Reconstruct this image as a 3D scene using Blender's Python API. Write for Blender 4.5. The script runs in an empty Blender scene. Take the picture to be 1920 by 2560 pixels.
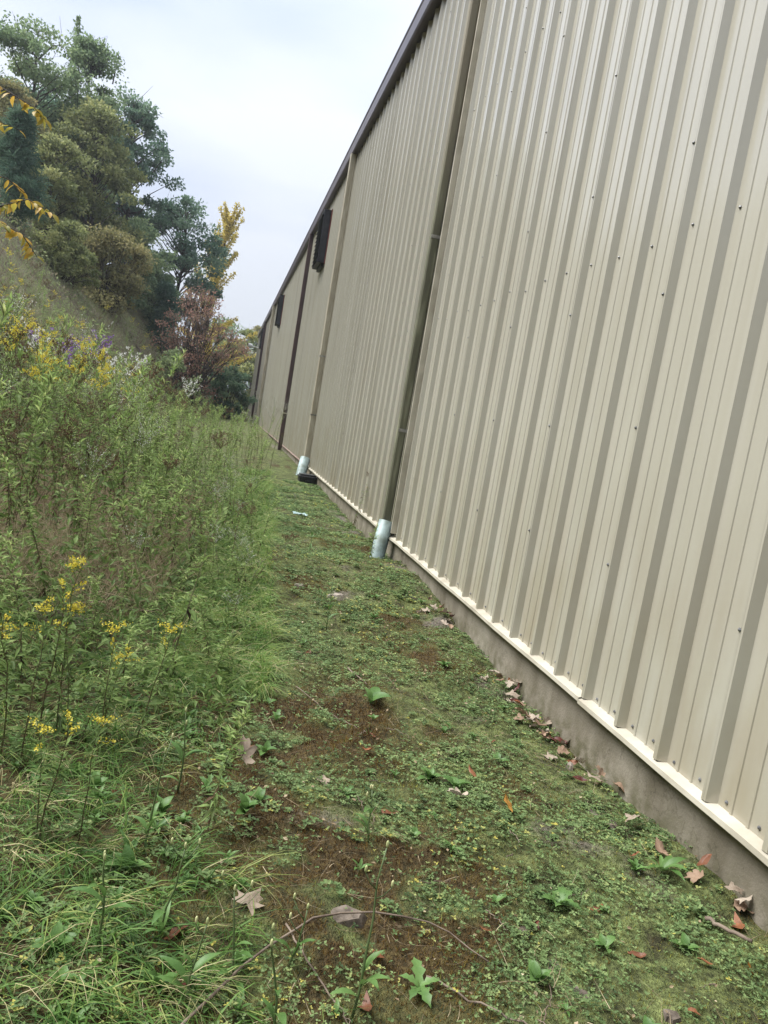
import bpy, math
import numpy as np
from mathutils import Matrix, Vector

scene = bpy.context.scene
rng = np.random.default_rng(20)
R = math.radians

# ------------------------------------------------------------------ camera
CAM_Z = 1.33
cam_d = bpy.data.cameras.new('camera')
cam = bpy.data.objects.new('camera', cam_d)
scene.collection.objects.link(cam)
cam_d.sensor_fit = 'VERTICAL'
cam_d.sensor_height = 36.0
cam_d.lens = 27.0
cam_d.clip_start = 0.05
cam_d.clip_end = 3000
cam.matrix_world = Matrix(((0.96601, -0.13771, -0.21875, 0.0),
                           (-0.19891, 0.14439, -0.96932, 0.0),
                           (0.16507, 0.97989, 0.11209, CAM_Z),
                           (0, 0, 0, 1)))
scene.camera = cam

# ------------------------------------------------------------------ sky, sun, exposure
SUN_AZ, SUN_EL = R(-74), R(56)          # azimuth from +Y (along the wall), minus is away from the wall
world = bpy.data.worlds.new('World')
scene.world = world
world.use_nodes = True
nt = world.node_tree
nt.nodes.clear()
def wn(t, **kw):
    n = nt.nodes.new(t)
    for k, v in kw.items():
        setattr(n, k, v)
    return n
out = wn('ShaderNodeOutputWorld')
bg = wn('ShaderNodeBackground')
bg.inputs['Strength'].default_value = 0.05
sky = wn('ShaderNodeTexSky', sky_type='NISHITA', sun_disc=False, sun_elevation=SUN_EL, sun_rotation=SUN_AZ)
sky.dust_density = 3.0
tc = wn('ShaderNodeTexCoord')
mp = wn('ShaderNodeMapping')
mp.inputs['Scale'].default_value = (1.0, 1.0, 2.6)
mp.inputs['Location'].default_value = (3.1, 0.4, 1.7)
ns = wn('ShaderNodeTexNoise')
ns.inputs['Scale'].default_value = 2.3
ns.inputs['Detail'].default_value = 5.0
ns.inputs['Roughness'].default_value = 0.45
ns.inputs['Distortion'].default_value = 0.3
rp = wn('ShaderNodeValToRGB')
rp.color_ramp.elements[0].position = 0.36
rp.color_ramp.elements[0].color = (1.85, 2.10, 2.70, 1)      # thinner, bluer cloud
rp.color_ramp.elements[1].position = 0.63
rp.color_ramp.elements[1].color = (2.72, 2.84, 3.08, 1)       # bright cloud
sx = wn('ShaderNodeSeparateXYZ')
mr = wn('ShaderNodeMapRange')
mr.inputs['From Min'].default_value = 0.0
mr.inputs['From Max'].default_value = 1.0
mr.inputs['To Min'].default_value = 1.0
mr.inputs['To Max'].default_value = 3.0      # overcast sky: zenith three times the horizon
mlt = wn('ShaderNodeVectorMath', operation='SCALE')
mx = wn('ShaderNodeMix', data_type='RGBA')
mx.inputs['Factor'].default_value = 0.90
L = nt.links.new
L(tc.outputs['Generated'], mp.inputs['Vector'])
L(mp.outputs['Vector'], ns.inputs['Vector'])
L(ns.outputs['Fac'], rp.inputs['Fac'])
L(tc.outputs['Generated'], sx.inputs['Vector'])
L(sx.outputs['Z'], mr.inputs['Value'])
L(rp.outputs['Color'], mlt.inputs[0])
L(mr.outputs['Result'], mlt.inputs['Scale'])
L(sky.outputs['Color'], mx.inputs['A'])
L(mlt.outputs['Vector'], mx.inputs['B'])
L(mx.outputs['Result'], bg.inputs['Color'])
L(bg.outputs['Background'], out.inputs['Surface'])

sun_d = bpy.data.lights.new('sun', 'SUN')
sun_d.energy = 1.5
sun_d.angle = R(40)
sun_d.color = (1.0, 0.985, 0.955)
sun = bpy.data.objects.new('sun', sun_d)
scene.collection.objects.link(sun)
sdir = Vector((math.sin(SUN_AZ) * math.cos(SUN_EL), math.cos(SUN_AZ) * math.cos(SUN_EL), math.sin(SUN_EL)))
sun.rotation_euler = sdir.to_track_quat('Z', 'Y').to_euler()

scene.view_settings.view_transform = 'Standard'
scene.view_settings.look = 'None'
scene.view_settings.gamma = 1.0
scene.view_settings.use_curve_mapping = False
scene.view_settings.exposure = 2.2
scene.cycles.use_denoising = True
scene.cycles.max_bounces = 8
scene.cycles.transparent_max_bounces = 8

# ------------------------------------------------------------------ helpers
def new_mat(name):
    m = bpy.data.materials.new(name)
    m.use_nodes = True
    m.node_tree.nodes.clear()
    return m, m.node_tree
def node(t, kind, **kw):
    n = t.nodes.new(kind)
    for k, v in kw.items():
        setattr(n, k, v)
    return n
def ramp(t, stops):
    n = t.nodes.new('ShaderNodeValToRGB')
    e = n.color_ramp.elements
    while len(e) < len(stops):
        e.new(0.5)
    for i, (p, c) in enumerate(stops):
        e[i].position = p
        e[i].color = (*c, 1)
    return n

def mat_leaf(name, stops, transl=0.35, rough=0.5, spec=0.35):
    """leaf material: each leaf takes its own colour from its 'rnd' value"""
    m, t = new_mat(name)
    o = node(t, 'ShaderNodeOutputMaterial')
    a = node(t, 'ShaderNodeAttribute', attribute_name='rnd')
    r = ramp(t, stops)
    p = node(t, 'ShaderNodeBsdfPrincipled')
    p.inputs['Roughness'].default_value = rough
    p.inputs['Specular IOR Level'].default_value = spec
    tr = node(t, 'ShaderNodeBsdfTranslucent')
    mixs = node(t, 'ShaderNodeMixShader')
    mixs.inputs[0].default_value = transl
    k = t.links.new
    k(a.outputs['Fac'], r.inputs['Fac'])
    k(r.outputs['Color'], p.inputs['Base Color'])
    k(r.outputs['Color'], tr.inputs['Color'])
    k(p.outputs[0], mixs.inputs[1])
    k(tr.outputs[0], mixs.inputs[2])
    k(mixs.outputs[0], o.inputs['Surface'])
    return m

def mat_plain(name, c1, c2, scale=8.0, rough=0.6, spec=0.5, bump=0.0, bscale=40.0, stretch=(1, 1, 1), rnd=0.0, detail=4.0, lo=.35, hi=.68, metal=0.0):
    """noise-mottled surface; rnd gives each object a slightly different tone"""
    m, t = new_mat(name)
    k = t.links.new
    o = node(t, 'ShaderNodeOutputMaterial')
    p = node(t, 'ShaderNodeBsdfPrincipled')
    p.inputs['Roughness'].default_value = rough
    p.inputs['Specular IOR Level'].default_value = spec
    p.inputs['Metallic'].default_value = metal
    tcn = node(t, 'ShaderNodeTexCoord')
    mpn = node(t, 'ShaderNodeMapping')
    mpn.inputs['Scale'].default_value = stretch
    k(tcn.outputs['Object'], mpn.inputs['Vector'])
    n1 = node(t, 'ShaderNodeTexNoise')
    n1.inputs['Scale'].default_value = scale
    n1.inputs['Detail'].default_value = detail
    k(mpn.outputs['Vector'], n1.inputs['Vector'])
    r = ramp(t, [(lo, c1), (hi, c2)])
    k(n1.outputs['Fac'], r.inputs['Fac'])
    col = r.outputs['Color']
    if rnd > 0:
        oi = node(t, 'ShaderNodeObjectInfo')
        mrn = node(t, 'ShaderNodeMapRange')
        mrn.inputs['To Min'].default_value = 1 - rnd
        mrn.inputs['To Max'].default_value = 1 + rnd
        k(oi.outputs['Random'], mrn.inputs['Value'])
        hs = node(t, 'ShaderNodeHueSaturation')
        k(mrn.outputs['Result'], hs.inputs['Value'])
        k(col, hs.inputs['Color'])
        col = hs.outputs['Color']
    k(col, p.inputs['Base Color'])
    if bump > 0:
        n2 = node(t, 'ShaderNodeTexNoise')
        n2.inputs['Scale'].default_value = bscale
        n2.inputs['Detail'].default_value = 5
        k(mpn.outputs['Vector'], n2.inputs['Vector'])
        b = node(t, 'ShaderNodeBump')
        b.inputs['Strength'].default_value = bump
        b.inputs['Distance'].default_value = 0.01
        k(n2.outputs['Fac'], b.inputs['Height'])
        k(b.outputs['Normal'], p.inputs['Normal'])
    k(p.outputs[0], o.inputs['Surface'])
    return m

def tag(o, label=None, cat=None, group=None, kind=None):
    if label: o['label'] = label
    if cat: o['category'] = cat
    if group: o['group'] = group
    if kind: o['kind'] = kind
    return o

def mesh_arrays(name, V, F, attrs=None, smooth=False):
    """V (n,3), F (m,k) all faces of one size -> mesh, fast"""
    V = np.ascontiguousarray(V, dtype=np.float32)
    F = np.ascontiguousarray(F, dtype=np.int32)
    me = bpy.data.meshes.new(name)
    m, kk = F.shape
    me.vertices.add(len(V))
    me.vertices.foreach_set('co', V.ravel())
    me.loops.add(m * kk)
    me.loops.foreach_set('vertex_index', F.ravel())
    me.polygons.add(m)
    me.polygons.foreach_set('loop_start', np.arange(0, m * kk, kk, dtype=np.int32))
    for an, av in (attrs or {}).items():
        a = me.attributes.new(an, 'FLOAT', 'POINT')
        a.data.foreach_set('value', np.ascontiguousarray(av, dtype=np.float32))
    me.update(calc_edges=True)
    me.validate()
    me.polygons.foreach_set('use_smooth', np.full(len(me.polygons), bool(smooth)))
    return me

def link(name, me, mat=None, parent=None, loc=None):
    o = bpy.data.objects.new(name, me)
    scene.collection.objects.link(o)
    if mat is not None and me is not None and len(me.materials) == 0:
        me.materials.append(mat)
    if parent is not None:
        o.parent = parent
    if loc is not None:
        o.location = loc
    return o
def empty(name, loc=(0, 0, 0), rz=0.0):
    o = bpy.data.objects.new(name, None)
    scene.collection.objects.link(o)
    o.location = loc
    o.rotation_euler = (0, 0, rz)
    o.empty_display_size = 0.1
    return o

class MB:
    """collects triangles with a per-vertex 'rnd' value"""
    def __init__(self):
        self.V, self.F, self.A, self.n = [], [], [], 0
    def add(self, V, F, a=0.5):
        V = np.asarray(V, float); F = np.asarray(F, int)
        self.V.append(V); self.F.append(F + self.n)
        self.A.append(np.broadcast_to(np.asarray(a, float), (len(V),)))
        self.n += len(V)
        return self
    def scatter(self, tv, tf, M, P, a):
        """template tv (k,3), tf (j,3); M (n,3,3) columns = local axes; P (n,3); a (n,)"""
        n, k = len(P), len(tv)
        if n == 0:
            return self
        V = np.einsum('nij,kj->nki', M, tv) + P[:, None, :]
        F = tf[None] + (np.arange(n) * k)[:, None, None]
        return self.add(V.reshape(-1, 3), F.reshape(-1, 3), np.repeat(a, k))
    def tube(self, pts, rad, sides=5, a=0.5):
        pts = np.asarray(pts, float); rad = np.broadcast_to(rad, (len(pts),))
        d = np.gradient(pts, axis=0)
        d /= np.linalg.norm(d, axis=1)[:, None] + 1e-9
        ref = np.array([0.31, 0.17, 0.93]) if abs(d[0, 2]) < .8 else np.array([1., 0.1, 0])
        s = np.cross(d, ref); s /= np.linalg.norm(s, axis=1)[:, None] + 1e-9
        u = np.cross(s, d)
        ang = np.arange(sides) * 2 * np.pi / sides
        V = pts[:, None, :] + rad[:, None, None] * (np.cos(ang)[None, :, None] * s[:, None, :] + np.sin(ang)[None, :, None] * u[:, None, :])
        m = len(pts)
        F = []
        for i in range(m - 1):
            for j in range(sides):
                q = (i * sides + j, i * sides + (j + 1) % sides, (i + 1) * sides + (j + 1) % sides, (i + 1) * sides + j)
                F += [(q[0], q[1], q[2]), (q[0], q[2], q[3])]
        for j in range(1, sides - 1):
            F += [(0, j + 1, j), ((m - 1) * sides, (m - 1) * sides + j, (m - 1) * sides + j + 1)]
        return self.add(V.reshape(-1, 3), F, a)
    def box(self, x0, x1, y0, y1, z0, z1, a=0.5):
        V = [(x, y, z) for x in (x0, x1) for y in (y0, y1) for z in (z0, z1)]
        Q = [(0, 1, 3, 2), (4, 6, 7, 5), (0, 4, 5, 1), (2, 3, 7, 6), (0, 2, 6, 4), (1, 5, 7, 3)]
        F = []
        for q in Q:
            F += [(q[0], q[1], q[2]), (q[0], q[2], q[3])]
        return self.add(V, F, a)
    def mesh(self, name, smooth=False):
        return mesh_arrays(name, np.concatenate(self.V), np.concatenate(self.F), {'rnd': np.concatenate(self.A)}, smooth)
    def build(self, name, mat, parent=None, loc=None, smooth=False):
        return link(name, self.mesh(name, smooth), mat, parent, loc)

def bevel(o, w, seg=2):
    b = o.modifiers.new('bevel', 'BEVEL')
    b.width = w; b.segments = seg; b.limit_method = 'ANGLE'
    return o

def unit(v):
    return v / (np.linalg.norm(v, axis=-1, keepdims=True) + 1e-9)
def frames(axis, up, roll=None):
    """(n,3,3) matrices, columns side / axis / normal"""
    axis = unit(axis)
    side = unit(np.cross(axis, up))
    nrm = np.cross(side, axis)
    if roll is not None:
        c, s = np.cos(roll)[:, None], np.sin(roll)[:, None]
        side, nrm = side * c + nrm * s, nrm * c - side * s
    return np.stack([side, axis, nrm], axis=2)
def rand_dirs(n, zb=0.0, r=rng):
    v = r.normal(size=(n, 3)); v[:, 2] += zb
    return unit(v)

# numpy value noise
def vnoise(x, y, scale, seed=0):
    x = np.asarray(x, float) * scale + seed * 17.31; y = np.asarray(y, float) * scale + seed * 5.77
    xi, yi = np.floor(x), np.floor(y)
    fx, fy = x - xi, y - yi
    fx = fx * fx * (3 - 2 * fx); fy = fy * fy * (3 - 2 * fy)
    def h(a, b):
        v = np.sin(a * 127.1 + b * 311.7 + seed * 74.7) * 43758.5453
        return v - np.floor(v)
    return (h(xi, yi) * (1 - fx) + h(xi + 1, yi) * fx) * (1 - fy) + (h(xi, yi + 1) * (1 - fx) + h(xi + 1, yi + 1) * fx) * fy
def fbm(x, y, scale, seed=0, oct=3):
    t, a, s = 0, 1, 0
    for i in range(oct):
        t = t + a * vnoise(x, y, scale * 2 ** i, seed + i); s += a; a *= .5
    return t / s

# ------------------------------------------------------------------ terrain
WALL_X = 1.779
def x_foot(y):
    return np.interp(y, [-60, 0, 10, 20, 28, 36, 44, 52, 60, 75, 95, 140], [-3.4, -3.0, -3.0, -3.4, -3.0, -2.1, -1.2, -.6, -.2, -.2, -2.5, -9])
def path_left(y):
    return np.interp(y, [-5, 1.5, 4, 7.3, 16.7, 40], [.0, .22, .33, .52, 0.98, 1.2])
def gz(x, y, micro=True):
    x = np.asarray(x, float); y = np.asarray(y, float)
    z = np.interp(y, [-60, 0, 2, 3.3, 4.6, 5.6, 6.3, 7.5, 9.5, 12, 15, 22, 30, 60, 120], [.0, .04, .03, -.04, -.005, .07, .10, .01, .0, .04, .06, .09, .2, .4, .0]) * np.clip((x + 1.5) / 3.0, 0, 1)
    t = np.clip(-x - .3, 0, None)
    z = z + .20 * t * t / (t + .7) * np.clip(1.2 - t / 60, 0, 1)
    s = np.clip(x_foot(y) - x, 0, None)
    s = np.sqrt(s * s + .64) - .8
    z = z + 24 * (1 - np.exp(-s * .98 / 24))
    near = np.clip((16 - np.hypot(x, y)) / 8, 0, 1)
    z = z + (fbm(x, y, .9, 3) - .5) * .10 * np.clip(1 - (x - 1.0), 0.25, 1) + (fbm(x, y, .12, 9) - .5) * np.clip(s, 0, 3) * .7
    if micro:
        z = z + near * ((fbm(x, y, 6.0, 5, 2) - .5) * .066 + (fbm(x, y, 22.0, 6, 2) - .5) * .020)
    return z
def gpt(x, y, dz=0.0):
    return (float(x), float(y), float(gz(x, y)) + dz)

def brown_mask(x, y):
    b = fbm(x, y, 1.9, 21, 3)
    c = np.exp(-((x - (.50 + .07 * y)) / .40) ** 2) * np.exp(-((y - 2.6) / 2.0) ** 2)
    b1 = np.clip((b - .545 + .27 * c) * 3.6, 0, 1) * np.clip((fbm(x, y, 8.0, 23, 3) - .30) * 4.5, 0, 1)
    b2 = np.clip((path_left(y) - x + .05) / .25, 0, 1) * np.clip((14 - y) / 6, 0, 1)
    return np.maximum(b1, b2 * .85)
def bare_mask(x, y):
    b = fbm(x, y, 2.6, 31, 3)
    edge = np.exp(-((x - 1.62) / .16) ** 2) * np.clip((y - 4.2) / 1.5, 0, 1)
    return np.clip((b - .74 + .20 * edge) * 6, 0, 1) * np.clip(2.6 * (fbm(x, y, 11.0, 33, 2) - .25), 0, 1)

def graded(lo, hi, d_lo, d_hi, step, far_lo, far_hi, grow=1.13):
    a = list(np.arange(d_lo, d_hi + 1e-6, step))
    s, v = step, a[-1]
    while v < far_hi:
        s *= grow; v += s; a.append(v)
    s, v = step, a[0]
    while v > far_lo:
        s *= grow; v -= s; a.insert(0, v)
    return np.array(a)
gxs = graded(0, 0, -1.3, 1.95, .026, -420, 420, 1.10)
gys = graded(0, 0, 1.1, 7.5, .030, -160, 900, 1.07)
GX, GY = np.meshgrid(gxs, gys, indexing='ij')
GZ = gz(GX, GY)
nx_, ny_ = GX.shape
idx = np.arange(nx_ * ny_).reshape(nx_, ny_)
GF = np.stack([idx[:-1, :-1], idx[1:, :-1], idx[1:, 1:], idx[:-1, 1:]], axis=-1).reshape(-1, 4)
gmesh = mesh_arrays('ground', np.stack([GX, GY, GZ], -1).reshape(-1, 3), GF,
                    {'brown': brown_mask(GX, GY).ravel(), 'bare': bare_mask(GX, GY).ravel(),
                     'slope': np.clip((x_foot(GY) - GX) / 2.0, 0, 1).ravel()}, smooth=True)

def ground_material():
    m, t = new_mat('mossy_ground')
    k = t.links.new
    o = node(t, 'ShaderNodeOutputMaterial')
    p = node(t, 'ShaderNodeBsdfPrincipled')
    p.inputs['Roughness'].default_value = .92
    p.inputs['Specular IOR Level'].default_value = .2
    tcn = node(t, 'ShaderNodeTexCoord')
    def noise(sc, det=4, ro=.6):
        n = node(t, 'ShaderNodeTexNoise')
        n.inputs['Scale'].default_value = sc; n.inputs['Detail'].default_value = det; n.inputs['Roughness'].default_value = ro
        k(tcn.outputs['Object'], n.inputs['Vector'])
        return n
    n1, n2, n3, n4 = noise(9), noise(55, 3), noise(160, 2), noise(3.2)
    moss = ramp(t, [(.30, (.045, .040, .020)), (.5, (.108, .130, .046)), (.70, (.190, .222, .080))])
    k(n1.outputs['Fac'], moss.inputs['Fac'])
    fine = ramp(t, [(.32, (.40, .40, .40)), (.68, (1.35, 1.35, 1.35))])
    k(n2.outputs['Fac'], fine.inputs['Fac'])
    brown = ramp(t, [(.3, (.018, .012, .007)), (.50, (.062, .042, .018)), (.72, (.120, .092, .034))])
    k(n2.outputs['Fac'], brown.inputs['Fac'])
    bare = ramp(t, [(.3, (.095, .078, .062)), (.7, (.235, .205, .170))])
    k(n2.outputs['Fac'], bare.inputs['Fac'])
    slope = ramp(t, [(.32, (.105, .088, .056)), (.5, (.175, .155, .100)), (.66, (.150, .165, .078))])
    k(n4.outputs['Fac'], slope.inputs['Fac'])
    def at(nm):
        a = node(t, 'ShaderNodeAttribute', attribute_name=nm)
        mth = node(t, 'ShaderNodeMath', operation='MULTIPLY_ADD', use_clamp=True)
        mth.inputs[1].default_value = 1.0
        ad = node(t, 'ShaderNodeMath', operation='SUBTRACT'); ad.inputs[1].default_value = .5
        sc = node(t, 'ShaderNodeMath', operation='MULTIPLY'); sc.inputs[1].default_value = 1.2
        k(n2.outputs['Fac'], ad.inputs[0]); k(ad.outputs[0], sc.inputs[0])
        k(a.outputs['Fac'], mth.inputs[0]); k(sc.outputs[0], mth.inputs[2])
        gate = node(t, 'ShaderNodeMath', operation='MULTIPLY', use_clamp=True)
        k(mth.outputs[0], gate.inputs[0])
        pos = node(t, 'ShaderNodeMath', operation='GREATER_THAN'); pos.inputs[1].default_value = .02
        k(a.outputs['Fac'], pos.inputs[0]); k(pos.outputs[0], gate.inputs[1])
        return gate.outputs[0]
    mul = node(t, 'ShaderNodeMix', data_type='RGBA', blend_type='MULTIPLY'); mul.inputs['Factor'].default_value = 1
    k(moss.outputs['Color'], mul.inputs['A']); k(fine.outputs['Color'], mul.inputs['B'])
    cur = mul.outputs['Result']
    for nm, rr in (('brown', brown), ('bare', bare), ('slope', slope)):
        mixn = node(t, 'ShaderNodeMix', data_type='RGBA')
        k(at(nm), mixn.inputs['Factor']); k(cur, mixn.inputs['A']); k(rr.outputs['Color'], mixn.inputs['B'])
        cur = mixn.outputs['Result']
    k(cur, p.inputs['Base Color'])
    ad = node(t, 'ShaderNodeMath', operation='ADD'); k(n2.outputs['Fac'], ad.inputs[0]); k(n3.outputs['Fac'], ad.inputs[1])
    b = node(t, 'ShaderNodeBump'); b.inputs['Strength'].default_value = .9; b.inputs['Distance'].default_value = .02
    k(ad.outputs[0], b.inputs['Height']); k(b.outputs['Normal'], p.inputs['Normal'])
    k(p.outputs[0], o.inputs['Surface'])
    return m
tag(link('ground', gmesh, ground_material()), 'mossy uneven ground rising to a steep hillside', 'ground', kind='structure')

# ------------------------------------------------------------------ warehouse
Y0, Y1 = -5.2, 60.4
Z_BOT, Z_TOP = 0.262, 6.25
def wall_material():
    m, t = new_mat('beige_painted_steel')
    k = t.links.new
    o = node(t, 'ShaderNodeOutputMaterial')
    p = node(t, 'ShaderNodeBsdfPrincipled')
    p.inputs['Specular IOR Level'].default_value = .6
    p.inputs['Coat Weight'].default_value = .5; p.inputs['Coat Roughness'].default_value = .14
    g = node(t, 'ShaderNodeNewGeometry')
    mpn = node(t, 'ShaderNodeMapping'); mpn.inputs['Scale'].default_value = (9, 9, .35)
    k(g.outputs['Position'], mpn.inputs['Vector'])
    n1 = node(t, 'ShaderNodeTexNoise'); n1.inputs['Scale'].default_value = 1.0; n1.inputs['Detail'].default_value = 6
    k(mpn.outputs['Vector'], n1.inputs['Vector'])
    r = ramp(t, [(.22, (.335, .313, .250)), (.42, (.395, .375, .310)), (.7, (.424, .405, .340))])
    k(n1.outputs['Fac'], r.inputs['Fac'])
    # splash dirt low on the wall, green-brown scuffs
    sep = node(t, 'ShaderNodeSeparateXYZ'); k(g.outputs['Position'], sep.inputs['Vector'])
    n2 = node(t, 'ShaderNodeTexNoise'); n2.inputs['Scale'].default_value = 2.2; n2.inputs['Detail'].default_value = 6
    k(g.outputs['Position'], n2.inputs['Vector'])
    mr1 = node(t, 'ShaderNodeMapRange'); mr1.inputs['From Min'].default_value = 1.5; mr1.inputs['From Max'].default_value = .25
    k(sep.outputs['Z'], mr1.inputs['Value'])
    mm = node(t, 'ShaderNodeMath', operation='MULTIPLY', use_clamp=True)
    rd = ramp(t, [(.35, (.1, .1, .1)), (.70, (1.1, 1.1, 1.1))]); n4 = node(t, 'ShaderNodeTexNoise'); n4.inputs['Scale'].default_value = 3.0; n4.inputs['Detail'].default_value = 8
    mp4 = node(t, 'ShaderNodeMapping'); mp4.inputs['Scale'].default_value = (1, 2.5, .7); k(g.outputs['Position'], mp4.inputs['Vector']); k(mp4.outputs['Vector'], n4.inputs['Vector']); k(n4.outputs['Fac'], rd.inputs['Fac'])
    k(mr1.outputs['Result'], mm.inputs[0]); k(rd.outputs['Color'], mm.inputs[1])
    mixd = node(t, 'ShaderNodeMix', data_type='RGBA'); mixd.inputs['B'].default_value = (.330, .295, .222, 1)
    k(mm.outputs[0], mixd.inputs['Factor']); k(r.outputs['Color'], mixd.inputs['A'])
    oi = node(t, 'ShaderNodeObjectInfo')
    mrn = node(t, 'ShaderNodeMapRange'); mrn.inputs['To Min'].default_value = .975; mrn.inputs['To Max'].default_value = 1.02
    k(oi.outputs['Random'], mrn.inputs['Value'])
    hs = node(t, 'ShaderNodeHueSaturation'); k(mrn.outputs['Result'], hs.inputs['Value']); k(mixd.outputs['Result'], hs.inputs['Color'])
    k(hs.outputs['Color'], p.inputs['Base Color'])
    rr = node(t, 'ShaderNodeMapRange'); rr.inputs['To Min'].default_value = .16; rr.inputs['To Max'].default_value = .24
    k(n2.outputs['Fac'], rr.inputs['Value']); k(rr.outputs['Result'], p.inputs['Roughness'])
    mp2 = node(t, 'ShaderNodeMapping'); mp2.inputs['Scale'].default_value = (5, 5, 1.1)
    k(g.outputs['Position'], mp2.inputs['Vector'])
    n3 = node(t, 'ShaderNodeTexNoise'); n3.inputs['Scale'].default_value = 1.0; n3.inputs['Detail'].default_value = 2
    k(mp2.outputs['Vector'], n3.inputs['Vector'])
    b = node(t, 'ShaderNodeBump'); b.inputs['Strength'].default_value = .10; b.inputs['Distance'].default_value = .02
    k(n3.outputs['Fac'], b.inputs['Height']); k(b.outputs['Normal'], p.inputs['Normal'])
    k(p.outputs[0], o.inputs['Surface'])
    return m
M_WALL = wall_material()
M_TRIM = mat_plain('cream_flashing', (.33, .30, .235), (.46, .425, .345), 6.0, .42, .5, stretch=(1, 1, 1), lo=.3, hi=.6)
M_EAVE = mat_plain('dark_brown_gutter_paint', (.050, .038, .046), (.072, .056, .066), 3, .38, .5, rnd=.06)
M_BROWN = mat_plain('brown_downspout_paint', (.040, .022, .022), (.060, .034, .034), 4, .4, .5)
M_BEIGE_DS = mat_plain('weathered_beige_metal', (.26, .23, .165), (.40, .365, .285), 5, .5, .45, stretch=(3, 3, .6))
def concrete_material():
    m, t = new_mat('stained_concrete')
    k = t.links.new
    o = node(t, 'ShaderNodeOutputMaterial'); p = node(t, 'ShaderNodeBsdfPrincipled'); p.inputs['Roughness'].default_value = .88
    p.inputs['Specular IOR Level'].default_value = .25
    g = node(t, 'ShaderNodeNewGeometry')
    def nz(scale, det, st=(1, 1, 1)):
        mpn = node(t, 'ShaderNodeMapping'); mpn.inputs['Scale'].default_value = st; k(g.outputs['Position'], mpn.inputs['Vector'])
        n = node(t, 'ShaderNodeTexNoise'); n.inputs['Scale'].default_value = scale; n.inputs['Detail'].default_value = det
        k(mpn.outputs['Vector'], n.inputs['Vector']); return n
    a, b_, c, d = nz(1.6, 8), nz(5, 4, (1, 1, .15)), nz(90, 3), nz(14, 6)
    r1 = ramp(t, [(.28, (.150, .130, .098)), (.5, (.265, .236, .188)), (.72, (.345, .312, .256))]); k(a.outputs['Fac'], r1.inputs['Fac'])
    r2 = ramp(t, [(.36, (.62, .60, .56)), (.56, (1, 1, 1))]); k(b_.outputs['Fac'], r2.inputs['Fac'])
    m1 = node(t, 'ShaderNodeMix', data_type='RGBA', blend_type='MULTIPLY'); m1.inputs['Factor'].default_value = .8
    k(r1.outputs['Color'], m1.inputs['A']); k(r2.outputs['Color'], m1.inputs['B'])
    # soil splash and algae along the foot
    sep = node(t, 'ShaderNodeSeparateXYZ'); k(g.outputs['Position'], sep.inputs['Vector'])
    mr1 = node(t, 'ShaderNodeMapRange'); mr1.inputs['From Min'].default_value = .16; mr1.inputs['From Max'].default_value = -.02; k(sep.outputs['Z'], mr1.inputs['Value'])
    mm = node(t, 'ShaderNodeMath', operation='MULTIPLY', use_clamp=True); k(mr1.outputs['Result'], mm.inputs[0])
    r3 = ramp(t, [(.35, (0, 0, 0)), (.6, (1, 1, 1))]); k(d.outputs['Fac'], r3.inputs['Fac']); k(r3.outputs['Color'], mm.inputs[1])
    m2 = node(t, 'ShaderNodeMix', data_type='RGBA'); m2.inputs['B'].default_value = (.085, .080, .040, 1)
    k(mm.outputs[0], m2.inputs['Factor']); k(m1.outputs['Result'], m2.inputs['A'])
    vo = node(t, 'ShaderNodeTexVoronoi', feature='DISTANCE_TO_EDGE'); vo.inputs['Scale'].default_value = .9
    wv = node(t, 'ShaderNodeVectorMath', operation='ADD'); sc = node(t, 'ShaderNodeVectorMath', operation='SCALE'); sc.inputs['Scale'].default_value = .35
    k(d.outputs['Color'], sc.inputs[0]); k(g.outputs['Position'], wv.inputs[0]); k(sc.outputs[0], wv.inputs[1]); k(wv.outputs[0], vo.inputs['Vector'])
    r4 = ramp(t, [(.0, (.25, .22, .18)), (.006, (1, 1, 1))]); k(vo.outputs['Distance'], r4.inputs['Fac'])
    m3 = node(t, 'ShaderNodeMix', data_type='RGBA', blend_type='MULTIPLY'); m3.inputs['Factor'].default_value = .4
    k(m2.outputs['Result'], m3.inputs['A']); k(r4.outputs['Color'], m3.inputs['B'])
    k(m3.outputs['Result'], p.inputs['Base Color'])
    bb = node(t, 'ShaderNodeBump'); bb.inputs['Strength'].default_value = .25; bb.inputs['Distance'].default_value = .01
    k(c.outputs['Fac'], bb.inputs['Height']); k(bb.outputs['Normal'], p.inputs['Normal'])
    k(p.outputs[0], o.inputs['Surface'])
    return m
M_CONC = concrete_material()
M_STEEL = mat_plain('zinc_screw', (.10, .10, .10), (.24, .24, .24), 30, .4, .5, metal=.5)
M_BLACK = mat_plain('black_louver_paint', (.014, .015, .020), (.030, .032, .040), 6, .5, .4)
M_GALV = mat_plain('dull_bracket_metal', (.12, .11, .09), (.32, .31, .28), 20, .5, .5)
M_ROOF = mat_plain('brown_roof_sheet', (.07, .05, .05), (.10, .08, .08), 2, .5, .4)

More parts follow.
